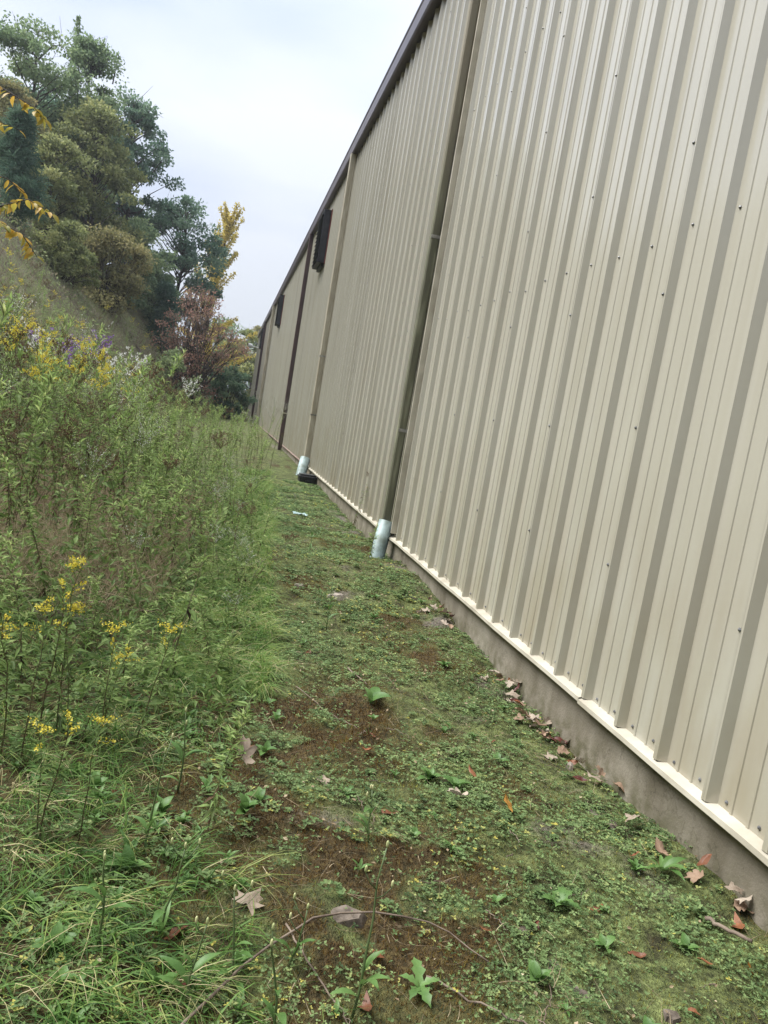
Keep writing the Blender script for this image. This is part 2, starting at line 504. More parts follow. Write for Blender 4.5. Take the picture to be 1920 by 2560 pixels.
def mossy_material():
    """beige downspout grown over with algae below its upper strap"""
    m, t = new_mat('algae_covered_downspout')
    k = t.links.new
    o = node(t, 'ShaderNodeOutputMaterial')
    p = node(t, 'ShaderNodeBsdfPrincipled'); p.inputs['Roughness'].default_value = .8
    g = node(t, 'ShaderNodeNewGeometry')
    mpn = node(t, 'ShaderNodeMapping'); mpn.inputs['Scale'].default_value = (14, 14, 1.6)
    k(g.outputs['Position'], mpn.inputs['Vector'])
    n1 = node(t, 'ShaderNodeTexNoise'); n1.inputs['Scale'].default_value = 1.3; n1.inputs['Detail'].default_value = 7
    k(mpn.outputs['Vector'], n1.inputs['Vector'])
    algae = ramp(t, [(.3, (.045, .048, .028)), (.52, (.125, .125, .078)), (.72, (.240, .235, .160))])
    k(n1.outputs['Fac'], algae.inputs['Fac'])
    sep = node(t, 'ShaderNodeSeparateXYZ'); k(g.outputs['Position'], sep.inputs['Vector'])
    mr1 = node(t, 'ShaderNodeMapRange'); mr1.inputs['From Min'].default_value = 4.6; mr1.inputs['From Max'].default_value = 3.05
    mr1.inputs['To Min'].default_value = 0.25
    k(sep.outputs['Z'], mr1.inputs['Value'])
    ad = node(t, 'ShaderNodeMath', operation='MULTIPLY_ADD', use_clamp=True); ad.inputs[1].default_value = 1.0
    s1 = node(t, 'ShaderNodeMath', operation='SUBTRACT'); s1.inputs[1].default_value = .5; k(n1.outputs['Fac'], s1.inputs[0])
    k(mr1.outputs['Result'], ad.inputs[0]); k(s1.outputs[0], ad.inputs[2])
    mixd = node(t, 'ShaderNodeMix', data_type='RGBA'); mixd.inputs['A'].default_value = (.25, .22, .165, 1)
    k(ad.outputs[0], mixd.inputs['Factor']); k(algae.outputs['Color'], mixd.inputs['B'])
    k(mixd.outputs['Result'], p.inputs['Base Color'])
    b = node(t, 'ShaderNodeBump'); b.inputs['Strength'].default_value = .5; b.inputs['Distance'].default_value = .01
    k(n1.outputs['Fac'], b.inputs['Height']); k(b.outputs['Normal'], p.inputs['Normal'])
    k(p.outputs[0], o.inputs['Surface'])
    return m
M_MOSSY = mossy_material()

wh = empty('warehouse', (WALL_X, 0, 0))
tag(wh, 'long beige ribbed metal warehouse with brown gutter and downspouts', 'building')
def wpart(name, mb, mat, parent=wh, smooth=False):
    """part given in world coordinates, stored relative to the warehouse's base"""
    me = mb.mesh(name, smooth)
    o = link(name, me, mat, parent)
    o.matrix_parent_inverse = Matrix.Translation((-WALL_X, 0, 0)) if parent is wh else Matrix.Identity(4)
    return o

# one 0.914 m sheet: three trapezoid ribs with two minor ribs in each flat; profile u along the wall, h out from it
PITCH = .3048
prof = []
for j in range(3):
    u0 = j * PITCH
    prof += [(u0 + .000, .034), (u0 + .011, .034), (u0 + .039, .000)]
    for c in (.122, .205):
        prof += [(u0 + c - .008, .0), (u0 + c - .005, .0040), (u0 + c + .005, .0040), (u0 + c + .008, .0)]
    prof += [(u0 + PITCH - .030, .0), (u0 + PITCH - .011, .034)]
prof += [(3 * PITCH + .004, .0345)]
prof = np.array(prof)
zs = np.array([Z_BOT, 1.2, 2.6, 4.2, Z_TOP])
V, F = [], []
for iz, z in enumerate(zs):
    for (u, h) in prof:
        V.append((-h, u, z))
npf = len(prof)
for iz in range(len(zs) - 1):
    for j in range(npf - 1):
        a = iz * npf + j
        F.append((a, a + npf, a + npf + 1, a + 1))
sheet = mesh_arrays('wall_panel', V, F)
sheet.materials.append(M_WALL)
LAP0 = 2.165
k0 = int(math.floor((Y0 - LAP0) / (3 * PITCH)))
k1 = int(math.ceil((Y1 - LAP0) / (3 * PITCH)))
r2 = np.random.default_rng(5)
for kx in range(k0, k1):
    o = bpy.data.objects.new('wall_panel', sheet)
    scene.collection.objects.link(o)
    o.parent = wh
    o.location = (r2.uniform(-.0012, .0012) + (.0015 if kx % 2 else 0), LAP0 + kx * 3 * PITCH, 0)
    o.rotation_euler = (0, 0, R(r2.uniform(-.14, .14)))
WY0, WY1 = LAP0 + k0 * 3 * PITCH, LAP0 + k1 * 3 * PITCH

# backing (shadow gaps), other walls, roof
mb = MB(); mb.box(WALL_X + .03, WALL_X + .12, WY0, WY1, .20, Z_TOP)
wpart('wall_liner', mb, M_BLACK)
for ya, yb_ in ((WY1 - .05, WY1 - .01), (WY0 + .01, WY0 + .05)):
    V = [(x, y, z) for y in (ya, yb_) for (x, z) in ((WALL_X + .13, 0), (21.85, 0), (21.85, 6.3), (11.8, 8.6), (WALL_X + .13, 6.3))]
    F = [(0, 1, 2), (0, 2, 3), (0, 3, 4), (5, 7, 6), (5, 8, 7), (5, 9, 8)]
    for j in range(5):
        F += [(j, 5 + j, 5 + (j + 1) % 5), (j, 5 + (j + 1) % 5, (j + 1) % 5)]
    mb = MB(); mb.add(V, F)
    wpart('end_wall', mb, M_WALL)
mb = MB(); mb.box(21.9, 22, WY0, WY1, 0, 6.3)
wpart('back_wall', mb, M_WALL)
mb = MB()
mb.add([(1.70, WY0 - .1, 6.50), (1.70, WY1 + .1, 6.50), (11.9, WY1 + .1, 8.75), (11.9, WY0 - .1, 8.75), (22.1, WY1 + .1, 6.50), (22.1, WY0 - .1, 6.50)],
       [(0, 2, 1), (0, 3, 2), (3, 4, 2), (3, 5, 4)])
wpart('roof', mb, M_ROOF)

# corner trim of the wall sections at the nearest downspout
mb = MB(); mb.box(1.728, 1.79, 7.205, 7.232, .30, Z_TOP - .02)
bevel(wpart('corner_trim', mb, M_TRIM), .003)

# gutter lengths under the eave
bays = [WY0, -1.0, 6.9, 14.7, 22.3, 30.4, 38.9, 47.5, WY1]
G_PROF = [(1.775, 6.215), (1.662, 6.205), (1.648, 6.235), (1.650, 6.44), (1.640, 6.46), (1.640, 6.485), (1.656, 6.490), (1.664, 6.45), (1.664, 6.25), (1.775, 6.25)]
for a, b in zip(bays[:-1], bays[1:]):
    n = len(G_PROF)
    V = [(x, y, z) for y in (a + .004, b - .004) for (x, z) in G_PROF]
    F = []
    for j in range(n):
        q = (j, (j + 1) % n, n + (j + 1) % n, n + j)
        F += [(q[0], q[1], q[2]), (q[0], q[2], q[3])]
    mb = MB(); mb.add(V, F)
    wpart('gutter', mb, M_EAVE)
# base flashing lengths: ledge with a turned-down lip
F_PROF = [(1.800, .272), (1.735, .254), (1.7325, .236), (1.7345, .236), (1.737, .250), (1.800, .266)]
fl = np.arange(WY0, WY1, 3.05); fl = np.append(fl, WY1)
r2 = np.random.default_rng(8)
M_FLB = mat_plain('brown_base_flashing', (.13, .08, .07), (.30, .22, .18), 4, .6, .4)
for a, b in zip(fl[:-1], fl[1:]):
    n = len(F_PROF)
    ss = np.linspace(a + .002, b - .002, 9)
    V, F = [], []
    for i, y in enumerate(ss):
        dz, dx = r2.normal(0, .0022), r2.normal(0, .002)
        V += [(x + dx * (x < 1.79), y, z + dz) for (x, z) in F_PROF]
    for i in range(8):
        for j in range(n):
            q = (i * n + j, i * n + (j + 1) % n, (i + 1) * n + (j + 1) % n, (i + 1) * n + j)
            F += [(q[0], q[1], q[2]), (q[0], q[2], q[3])]
    mb = MB(); mb.add(V, F)
    wpart('base_flashing', mb, M_TRIM if a < 13.5 else M_FLB)
# concrete foundation in pours
for a, b in zip(np.append([WY0], bays[1:-1]), bays[1:]):
    a2, b2 = a + (.33 if a > WY0 else 0), b + (.33 if b < WY1 else 0)
    mb = MB(); mb.box(1.795, 2.2, a2 + .006, b2 - .006, -.6, .262)
    wpart('foundation', mb, M_CONC)

# screws along the wall: bottom row, stitch screws on the lap ribs, girt rows
oct_ = np.arange(6) * np.pi / 3
scr_v = np.array([(-.0005, .0075 * math.cos(t), .0075 * math.sin(t)) for t in oct_] + [(-.004, .0055 * math.cos(t), .0055 * math.sin(t)) for t in oct_] + [(-.0075, 0, 0)])
scr_f = []
for j in range(6):
    scr_f += [(j, (j + 1) % 6, 6 + (j + 1) % 6), (j, 6 + (j + 1) % 6, 6 + j), (6 + j, 6 + (j + 1) % 6, 12)]
scr_f = np.array(scr_f)
pp = []
r2 = np.random.default_rng(3)
for q in range(-4, 70):
    ub = LAP0 + q * PITCH
    for du in (.075, PITCH - .075):
        pp.append((WALL_X, ub + du + r2.normal(0, .004), Z_BOT + .035 + r2.normal(0, .004)))
    for z in (2.35, 4.2):
        pp.append((WALL_X, ub + PITCH - .06, z + r2.normal(0, .012)))
    if q % 3 == 0:
        for z in np.arange(.875, 6.0, .61):
            pp.append((WALL_X - .0335, ub + .006, z + r2.normal(0, .01)))
pp = np.array(pp)
mb = MB(); mb.scatter(scr_v, scr_f, np.repeat(np.eye(3)[None], len(pp), 0), pp, np.full(len(pp), .5))
tag(wpart('screws', mb, M_STEEL), kind='stuff')

# downspouts
def downspout(y, mat, w=.105, d=.095, z0=.12, straps=(1.30, 3.14), x1=1.742, strap_mat=M_GALV, out=0.0, wob=0.0):
    x0 = x1 - d
    zz = [z0, 1.3, 3.1, 5.0, 6.212]
    xo = [-out, -out * .8, -out * .4, 0, 0]
    ring = []
    c = .012
    base = [(x0 + c, -w / 2), (x0, -w / 2 + c), (x0, w / 2 - c), (x0 + c, w / 2), (x1 - c, w / 2), (x1, w / 2 - c), (x1, -w / 2 + c), (x1 - c, -w / 2)]
    V, F = [], []
    for i, z in enumerate(zz):
        V += [(bx + xo[i], y + by, z) for bx, by in base]
    for i in range(len(zz) - 1):
        for j in range(8):
            q = (i * 8 + j, i * 8 + (j + 1) % 8, (i + 1) * 8 + (j + 1) % 8, (i + 1) * 8 + j)
            F += [(q[0], q[2], q[1]), (q[0], q[3], q[2])]
    mb = MB(); mb.add(V, F)
    ds = wpart('downspout', mb, mat)
    ds.rotation_euler = (0, 0, 0)
    for z in straps:
        e = .004
        mb = MB()
        mb.box(x0 - e, x0 - .0005, y - w / 2 - e, y + w / 2 + e, z - .016, z + .016)
        mb.box(x0 - e, 1.742, y - w / 2 - e, y - w / 2 - .0005, z - .016, z + .016)
        mb.box(1.736, 1.742, y - w / 2 - .055, y - w / 2 - e, z - .016, z + .020)
        mb.box(x0 - e, 1.742, y + w / 2 + .0005, y + w / 2 + e, z - .016, z + .016)
        s = link('strap', mb.mesh('strap'), strap_mat, ds)
    return ds
downspout(7.33, M_MOSSY, w=.085, d=.085, z0=.30, straps=(1.30, 3.14), out=.012)
downspout(15.1, M_BEIGE_DS, w=.12, d=.11, z0=.22, straps=(1.28, 2.42))
downspout(22.4, M_BROWN, w=.12, d=.11, z0=.10, straps=(1.17,), strap_mat=M_TRIM)
downspout(39.6, M_BEIGE_DS, z0=.2, w=.16, d=.14, straps=(2.9,), x1=1.74)
downspout(48.0, M_BROWN, z0=.2, w=.16, d=.14, straps=(2.0,))
M_TRIMJ = mat_plain('beige_joint_strip', (.36, .32, .25), (.44, .40, .32), 3, .45, .5)
for y in (22.60, 47.7):
    mb = MB(); mb.box(1.725, 1.79, y - .03, y + .03, .30, 6.2)
    wpart('joint_strip', mb, M_TRIMJ)

# louvre vents near the eave
def vent(y, z0, z1, w=1.05, dep=.17):
    x1, x0 = 1.742, 1.742 - dep
    t = .03
    mb = MB()
    mb.box(x0, x1, y, y + t, z0, z1); mb.box(x0, x1, y + w - t, y + w, z0, z1)
    mb.box(x0, x1, y + t, y + w - t, z1 - t, z1); mb.box(x0, x1, y + t, y + w - t, z0, z0 + t)
    mb.box(x0 + .10, x1, y + .10, y + w - .1, z0 - .07, z0 - .002)
    v = wpart('louver_vent', mb, M_BLACK)
    mb = MB(); mb.box(x1 - .02, x1 - .015, y + t, y + w - t, z0 + t, z1 - t)
    link('back_panel', mb.mesh('back_panel'), M_BLACK, v)
    n = 12
    hs_ = (z1 - z0 - 2 * t) / n
    for i in range(n):
        za = z0 + t + i * hs_
        V = [(x0 - .030, y + t, za), (x0 - .030, y + w - t, za), (x0 + .055, y + w - t, za + hs_ * .95), (x0 + .055, y + t, za + hs_ * .95),
             (x0 - .034, y + t, za + .006), (x0 - .034, y + w - t, za + .006), (x0 + .051, y + w - t, za + hs_ * .95 + .004), (x0 + .051, y + t, za + hs_ * .95 + .004)]
        Q = [(0, 1, 2, 3), (7, 6, 5, 4), (0, 4, 5, 1), (2, 6, 7, 3), (0, 3, 7, 4), (1, 5, 6, 2)]
        mb = MB(); mb.add(V, [t_ for q in Q for t_ in ((q[0], q[1], q[2]), (q[0], q[2], q[3]))])
        link('slat', mb.mesh('slat'), M_SLAT, v)
    mb = MB(); mb.box(x1 - .012, x1 + .02, y - .03, y - .002, z0 - .02, z1 + .02)
    link('side_flange', mb.mesh('side_flange'), M_RED, v)
M_SLAT = mat_plain('louver_slat_edge_worn', (.06, .065, .075), (.30, .31, .33), 22, .45, .5, lo=.45, hi=.75)
M_RED = mat_plain('red_oxide_flange', (.10, .02, .018), (.16, .05, .04), 12, .6, .4)
vent(18.15, 4.72, 5.90)
vent(32.9, 4.68, 5.88)
vent(49.3, 4.70, 5.92)
# small wall light on an arm at the far corner
M_WHITE = mat_plain('white_lamp_housing', (.55, .55, .53), (.72, .72, .70), 10, .5, .5)
mb = MB(); mb.tube([(1.75, 58.5, 5.30), (1.45, 58.5, 5.34), (1.25, 58.5, 5.36)], [.05, .05, .05], 8)
mb.tube([(1.32, 58.5, 5.37), (1.02, 58.5, 5.40)], [.13, .16], 10)
wpart('wall_light', mb, M_WHITE)

# ------------------------------------------------------------------ drain sleeves, box
M_PVC = mat_plain('pale_green_pvc', (.13, .165, .14), (.30, .385, .385), 7, .5, .45, lo=.33, hi=.58, detail=8)
def sleeve(x, y, h, r, tilt, label):
    mb = MB(); n = 24
    ang = np.arange(n) * 2 * np.pi / n
    V, F = [], []
    prof_ = [(r, -.25), (r, h), (r - .007, h), (r - .007, -.2)]
    for rr, z in prof_:
        V += [(rr * math.cos(a), rr * math.sin(a), z + (.02 * math.cos(a + 2) if z == h else 0)) for a in ang]
    for i in range(3):
        for j in range(n):
            q = (i * n + j, i * n + (j + 1) % n, (i + 1) * n + (j + 1) % n, (i + 1) * n + j)
            F += [(q[0], q[1], q[2]), (q[0], q[2], q[3])]
    mb.add(V, F)
    o = link('drain_pipe', mb.mesh('drain_pipe', True), M_PVC, None, (x, y, float(gz(x, y, False))))
    sh = o.data
    sh.polygons.foreach_set('use_smooth', [abs(pl.normal[2]) < .7 for pl in sh.polygons])
    o.rotation_euler = tilt
    return tag(o, label, 'pipe', 'drain pipes taking the downspouts')
sleeve(1.655, 7.31, .37, .073, (R(1), R(5), 0), 'pale green plastic drain pipe around the foot of the algae-covered downspout')
sleeve(1.61, 14.98, .36, .098, (R(-10), R(8), 0), 'pale plastic drain pipe beside the black box on the ground')

M_BLKP = mat_plain('black_plastic', (.012, .013, .016), (.028, .03, .034), 12, .42, .5, .15, 90)
bxo = empty('bait_box', gpt(1.615, 13.9, -.005), R(3))
tag(bxo, 'low black plastic box with latched lid on the ground by the wall', 'box')
mb = MB(); mb.box(-.15, .15, -.12, .12, 0, .085)
bevel(link('body', mb.mesh('body'), M_BLKP, bxo), .012)
mb = MB(); mb.box(-.165, .165, -.135, .135, .087, .118); mb.box(-.14, .14, -.11, .11, .1185, .15)
bevel(link('lid', mb.mesh('lid'), M_BLKP, bxo), .010)
for dx in (-.09, .09):
    mb = MB(); mb.box(dx - .02, dx + .02, -.150, -.1365, .045, .112)
    bevel(link('latch', mb.mesh('latch'), M_BLKP, bxo), .003)
mb = MB(); mb.box(-.04, .04, -.150, -.1215, .02, .045)
bevel(link('handle', mb.mesh('handle'), M_BLKP, bxo), .004)

# ------------------------------------------------------------------ leaf templates (along +Y, width X, normal +Z)
DIA_V = np.array([(0, 0, 0), (.42, .45, .06), (0, 1, -.08), (-.42, .45, .06)])
DIA_F = np.array([(0, 1, 2), (0, 2, 3)])
LAN_V = np.array([(0, 0, 0), (.5, .38, .10), (0, .45, 0), (-.5, .38, .10), (0, 1, -.22)])
LAN_F = np.array([(0, 1, 2), (0, 2, 3), (2, 1, 4), (2, 4, 3)])
def blade_template(segs=4, curl=.5, w=.5):
    V, F = [], []
    for i in range(segs):
        t = i / segs
        ww = w * (1 - t ** 1.6)
        a = t * curl
        y, z = math.sin(a) * t, math.cos(a) * t
        V += [(-ww, y, z), (ww, y, z)]
    a = curl
    V.append((0, math.sin(a), math.cos(a)))
    for i in range(segs - 1):
        b = 2 * i
        F += [(b, b + 1, b + 3), (b, b + 3, b + 2)]
    b = 2 * (segs - 1)
    F.append((b, b + 1, b + 2))
    return np.array(V), np.array(F)
def blades(mb, P, length, width, curl_lo, curl_hi, a, r=rng, lean=.25, nt_=6):
    """grass blades, template standing along +Z and curling to +Y"""
    n = len(P)
    which = r.integers(0, nt_, n)
    for c in range(nt_):
        tv, tf = blade_template(4, curl_lo + (curl_hi - curl_lo) * c / (nt_ - 1))
        s = which == c
        m = int(s.sum())
        if not m: continue
        az = r.uniform(0, 2 * np.pi, m)
        up = unit(np.stack([r.normal(0, lean, m), r.normal(0, lean, m), np.ones(m)], 1))
        fwd = np.stack([np.cos(az), np.sin(az), np.zeros(m)], 1)
        side = unit(np.cross(fwd, up)); fwd = np.cross(up, side)
        M = np.stack([side * width[s][:, None], fwd * length[s][:, None], up * length[s][:, None]], axis=2)
        mb.scatter(tv, tf, M, P[s], a[s])
def leaves(mb, P, axis, length, width, a, r=rng, roll=.5, tv=LAN_V, tf=LAN_F):
    n = len(P)
    M = frames(axis, np.array([0, 0, 1.0]) + r.normal(0, .12, (n, 3)), r.normal(0, roll, n))
    M = M * np.stack([width, length, (length + width) * .5], 1)[:, None, :]
    mb.scatter(tv, tf, M, P, a)

# ------------------------------------------------------------------ trees
M_BARK = mat_plain('grey_brown_bark', (.040, .032, .026), (.105, .088, .070), 6, .9, .2, .6, 30, stretch=(1, 1, .3))
GREENS = {
    'mid':   [(0, (.090, .145, .070)), (.5, (.205, .285, .140)), (1, (.350, .420, .210))],
    'dark':  [(0, (.062, .120, .076)), (.5, (.135, .220, .138)), (1, (.250, .335, .210))],
    'olive': [(0, (.105, .132, .048)), (.5, (.230, .260, .102)), (1, (.370, .375, .155))],
    'tan':   [(0, (.130, .132, .054)), (.5, (.255, .245, .104)), (1, (.380, .330, .150))],
    'pine':  [(0, (.048, .096, .066)), (.5, (.098, .168, .108)), (1, (.165, .245, .155))],
    'yellow':[(0, (.400, .330, .070)), (.5, (.580, .470, .120)), (1, (.680, .580, .190))],
    'red':   [(0, (.160, .125, .090)), (.4, (.270, .175, .130)), (.75, (.400, .220, .160)), (1, (.260, .260, .125))],
    'lime':  [(0, (.125, .170, .075)), (.5, (.220, .275, .130)), (1, (.320, .370, .190))],
}
M_TREE = {k: mat_leaf('tree_leaves_' + k, v, .45, .6, .2) for k, v in GREENS.items()}

def tree(name, label, x, y, h, r, mat, seed, shape='round', cb=.30, nclump=90, per=150, lsize=.20, lean=(0, 0), cat='tree', group=None, trunk_r=None, flat=.62, gap=.0):
    """tapered trunk with limbs to every leaf clump; crown = many leaf-sized faces in uneven clumps"""
    q = np.random.default_rng(seed)
    z0 = float(gz(x, y, False))
    root = empty(name, (x, y, z0 - .1))
    tr = trunk_r or h * .016 + .04
    hh = np.linspace(0, 1, 8)
    tp = np.stack([lean[0] * hh ** 1.5 + np.cumsum(q.normal(0, .012 * h, 8)) * (hh > 0), lean[1] * hh ** 1.5 + np.cumsum(q.normal(0, .012 * h, 8)) * (hh > 0), hh * h * (.93 if shape != 'shrub' else .6)], 1)
    wood = MB()
    if shape != 'shrub':
        wood.tube(tp, tr * (1 - hh * .88), 7)
    def trunk_at(z):
        return np.array([np.interp(z, tp[:, 2], tp[:, 0]), np.interp(z, tp[:, 2], tp[:, 1]), z])
    crown = MB()
    zlo = cb * h
    if shape in ('spire',):
        for b in range(nclump):
            t = (b + q.uniform(0, 1)) / nclump
            za = zlo * .7 + (h - zlo * .7) * t * .9
            az = q.uniform(0, 2 * np.pi)
            ln = (r * 1.45) * (1 - .70 * t) * q.uniform(.7, 1.15)
            el = R(q.uniform(48, 66)) if t > .3 else R(q.uniform(10, 35))
            p0 = trunk_at(za)
            d = np.array([math.cos(az) * math.cos(el), math.sin(az) * math.cos(el), math.sin(el)])
            pts = np.array([p0 + d * ln * s + np.array([0, 0, .12 * ln * s * s]) for s in (0, .35, .7, 1)])
            wood.tube(pts, [.035, .025, .016, .008], 4)
            m = int(per * (.5 + ln / r * .5))
            s = q.uniform(.15, 1.02, m)
            P = np.stack([np.interp(s, (0, .35, .7, 1), pts[:, i]) for i in range(3)], 1) + q.normal(0, .10, (m, 3)) * (1.1 - s * .6)[:, None]
            leaves(crown, P, rand_dirs(m, -.2, q), q.uniform(.7, 1.3, m) * lsize, q.uniform(.5, .8, m) * lsize, np.clip(q.normal(.5, .2, m) + q.normal(0, .12), 0, 1), q, 1.2, DIA_V, DIA_F)
        pts = np.array([trunk_at(h * .8), trunk_at(h * .93)]); m = per
        s = q.uniform(0, 1.05, m)
        P = pts[0] + (pts[1] - pts[0]) * s[:, None] + q.normal(0, .12, (m, 3))
        leaves(crown, P, rand_dirs(m, .2, q), q.uniform(.7, 1.3, m) * lsize, q.uniform(.5, .8, m) * lsize, np.clip(q.normal(.5, .2, m), 0, 1), q, 1.2, DIA_V, DIA_F)
    else:
        # clump centres
        C = []
        tries = 0
        if shape in ('round', 'tall'): nclump, per = int(nclump * .62), int(per * 1.45)
        while len(C) < nclump and tries < nclump * 40:
            tries += 1
            t = q.uniform(0, 1)
            if shape == 'cone':
                rad = r * (1.02 - t) ** .85
            elif shape == 'tall':
                rad = r * math.sqrt(max(0, 1 - (2 * t - .85) ** 2 / 1.4)) * (1 - .45 * t)
            else:
                rad = r * math.sqrt(max(0.02, 1 - (2 * t - .9) ** 2 / 1.22))
            az = q.uniform(0, 2 * np.pi)
            lob = .80 + .42 * math.sin(az * 2 + seed) * math.sin(az * 3 + t * 7 + seed * 1.7) + .26 * math.sin(t * 13 + seed + az * 2)
            rr = rad * lob * q.uniform(.25, 1) ** .5
            z = zlo + (h - zlo) * t
            c = trunk_at(min(z, h * .92)) + np.array([math.cos(az) * rr, math.sin(az) * rr, 0]); c[2] = z
            if gap and q.uniform() < gap and rr < rad * .6: continue
            C.append(c)
        C = np.array(C)
        for c in C:
            cr = r * q.uniform(.12, .30) * (1.0 if shape != 'cone' else .8)
            dist = math.hypot(c[0], c[1])
            za = max(h * .10, c[2] - dist * q.uniform(.45, .95) - .3) if shape not in ('cone', 'shrub') else max(.05, c[2] - dist * .15 if shape == 'cone' else q.uniform(0, .25))
            p0 = trunk_at(min(za, h * .85)) if shape != 'shrub' else np.array([q.normal(0, .12 * r), q.normal(0, .12 * r), 0])
            mid = (p0 + c) / 2 + q.normal(0, .08 * r, 3) + np.array([0, 0, .06 * dist])
            r0 = tr * q.uniform(.16, .34)
            wood.tube([p0, (p0 + mid) / 2 + q.normal(0, .02 * r, 3), mid, c], [r0, r0 * .8, r0 * .55, r0 * .22], 4)
            for tw in range(3):
                e = c + q.normal(0, cr * .8, 3)
                wood.tube([mid * .3 + c * .7, (c + e) / 2 + q.normal(0, .05, 3), e], [r0 * .3, r0 * .2, r0 * .1], 3)
            m = int(per * q.uniform(.6, 1.35))
            d = rand_dirs(m, 0, q)
            rad_ = q.uniform(0.15, 1.0, m) ** .55
            P = c + d * (rad_ * cr)[:, None] * np.array([q.uniform(.8, 1.6), q.uniform(.8, 1.6), flat * q.uniform(.6, 1.3)]) + q.normal(0, .05, (m, 3))
            tone = q.normal(0, .19)
            a = np.clip(.48 + tone + q.normal(0, .17, m), 0, 1)
            ax = rand_dirs(m, -.15, q) + d * .6
            if shape == 'cone':
                leaves(crown, P, ax + d * .6, q.uniform(.7, 1.5, m) * lsize * 1.3, q.uniform(.18, .3, m) * lsize, a, q, 1.0, DIA_V, DIA_F)
            else:
                leaves(crown, P, ax, q.uniform(.65, 1.3, m) * lsize, q.uniform(.55, .95, m) * lsize, a, q, 1.0, DIA_V, DIA_F)
    if shape == 'tall':
        for (dx, dy, hh_) in ((-.9, 0, 2.2), (-.3, .3, 1.5), (.5, -.2, 1.2), (1.2, .2, .9)):
            b0 = trunk_at(h * .86) + np.array([dx, dy, -.3])
            b1 = b0 + np.array([dx * .12, 0, hh_ + .8])
            wood.tube([b0, (b0 + b1) / 2, b1], [.04, .025, .008], 4)
            m = int(150 * hh_); ss_ = q.uniform(.2, 1.02, m)
            P = b0 + (b1 - b0) * ss_[:, None] + q.normal(0, 1, (m, 3)) * (.34 * (1.08 - ss_))[:, None]
            leaves(crown, P, rand_dirs(m, .3, q), q.uniform(.6, 1.2, m) * lsize, q.uniform(.5, .8, m) * lsize, np.clip(q.normal(.55, .2, m), 0, 1), q, 1.0, DIA_V, DIA_F)
    link('trunk', wood.mesh('trunk', True), M_BARK, root)
    link('crown', crown.mesh('crown'), M_TREE[mat], root)
    tag(root, label, cat, group)
    return root

TG = 'trees on the hillside'
BG = 'bushes on the bank'
tree('broadleaf_tree', 'tall grey-green tree with rounded top at the upper end of the hillside wood', -13.2, 50, 8.8, 3.4, 'mid', 1, nclump=140, per=130, lsize=.21, cb=.08, group=TG)
tree('broadleaf_tree', 'tall ragged tree with a thin spiky leader above the hillside wood', -10.1, 50, 11.3, 3.2, 'mid', 2, shape='tall', cb=.08, nclump=170, per=130, lsize=.20, group=TG)
tree('oak_tree', 'tall dark bluish-green tree standing out against the sky on the hillside', -8.0, 56, 12.9, 2.5, 'dark', 3, nclump=150, per=125, lsize=.22, cb=.14, group=TG)
tree('broadleaf_tree', 'olive tree with ochre patches in front of the dark bluish tree', -8.7, 47, 8.2, 2.5, 'olive', 4, nclump=150, per=125, lsize=.19, cb=.05, group=TG)
tree('oak_tree', 'open-crowned dark green oak with sky showing through its lower branches', -4.2, 58, 10.4, 3.0, 'dark', 5, nclump=130, per=115, lsize=.23, cb=.30, group=TG, flat=.5, gap=.6)
tree('larch_tree', 'narrow golden-yellow tree with upswept branches behind the open oak', -2.35, 64, 14.8, 3.2, 'yellow', 6, shape='spire', cb=.10, nclump=64, per=150, lsize=.22, group=TG)
tree('pine_tree', 'blue-green pine low on the hillside behind the yellow-leaved sapling', -9.25, 34.5, 4.2, 1.5, 'pine', 7, shape='cone', cb=.03, nclump=100, per=120, lsize=.18, group=TG)
tree('broadleaf_tree', 'brownish-olive tree at the outer edge of the hillside wood', -12.4, 45, 4.8, 2.2, 'tan', 8, nclump=110, per=120, lsize=.17, cb=.05, group=TG)
tree('broadleaf_tree', 'small olive-green tree beside the blue-green pine', -9.4, 41, 4.6, 2.0, 'olive', 9, nclump=120, per=120, lsize=.16, cb=.05, group=TG)
tree('spreading_shrub', 'big rounded yellow-olive bush at the top of the bare bank', -6.3, 40, 3.7, 1.9, 'tan', 10, nclump=130, per=120, lsize=.14, cb=.05, shape='shrub', cat='bush', group=BG)
tree('spreading_shrub', 'bright olive bush spilling over the bank next to the yellow-olive bush', -7.3, 36, 2.5, 1.3, 'olive', 17, nclump=80, per=120, lsize=.13, cb=.05, shape='shrub', cat='bush', group=BG)
tree('broadleaf_tree', 'rich green leafy tree filling the gap below the dark bluish tree', -6.5, 50, 5.4, 2.0, 'mid', 11, nclump=110, per=125, lsize=.18, cb=.06, group=TG)
tree('broadleaf_tree', 'low green tree growing under the open oak', -5.6, 54, 4.4, 1.8, 'mid', 24, nclump=90, per=120, lsize=.19, cb=.06, group=TG)
tree('pine_tree', 'dark young pine at the foot of the open oak', -4.5, 50, 4.2, 1.4, 'pine', 12, shape='cone', cb=.04, nclump=80, per=110, lsize=.22, group=TG)
tree('red_shrub', 'rusty red and grey-twigged shrub at the foot of the bank', -2.25, 43, 5.9, 2.25, 'red', 13, shape='shrub', cb=.08, nclump=150, per=52, lsize=.13, cat='bush', group=BG, trunk_r=.20)
tree('green_shrub', 'pale green bush in front of the rusty red shrub', -2.4, 36, 2.7, 1.1, 'lime', 14, shape='shrub', cb=.08, nclump=55, per=80, lsize=.12, cat='bush', group=BG)
tree('green_shrub', 'dark green bush between the red shrub and the warehouse', .05, 45, 3.0, 1.2, 'dark', 15, shape='shrub', cb=.05, nclump=70, per=100, lsize=.14, cat='bush', group=BG)
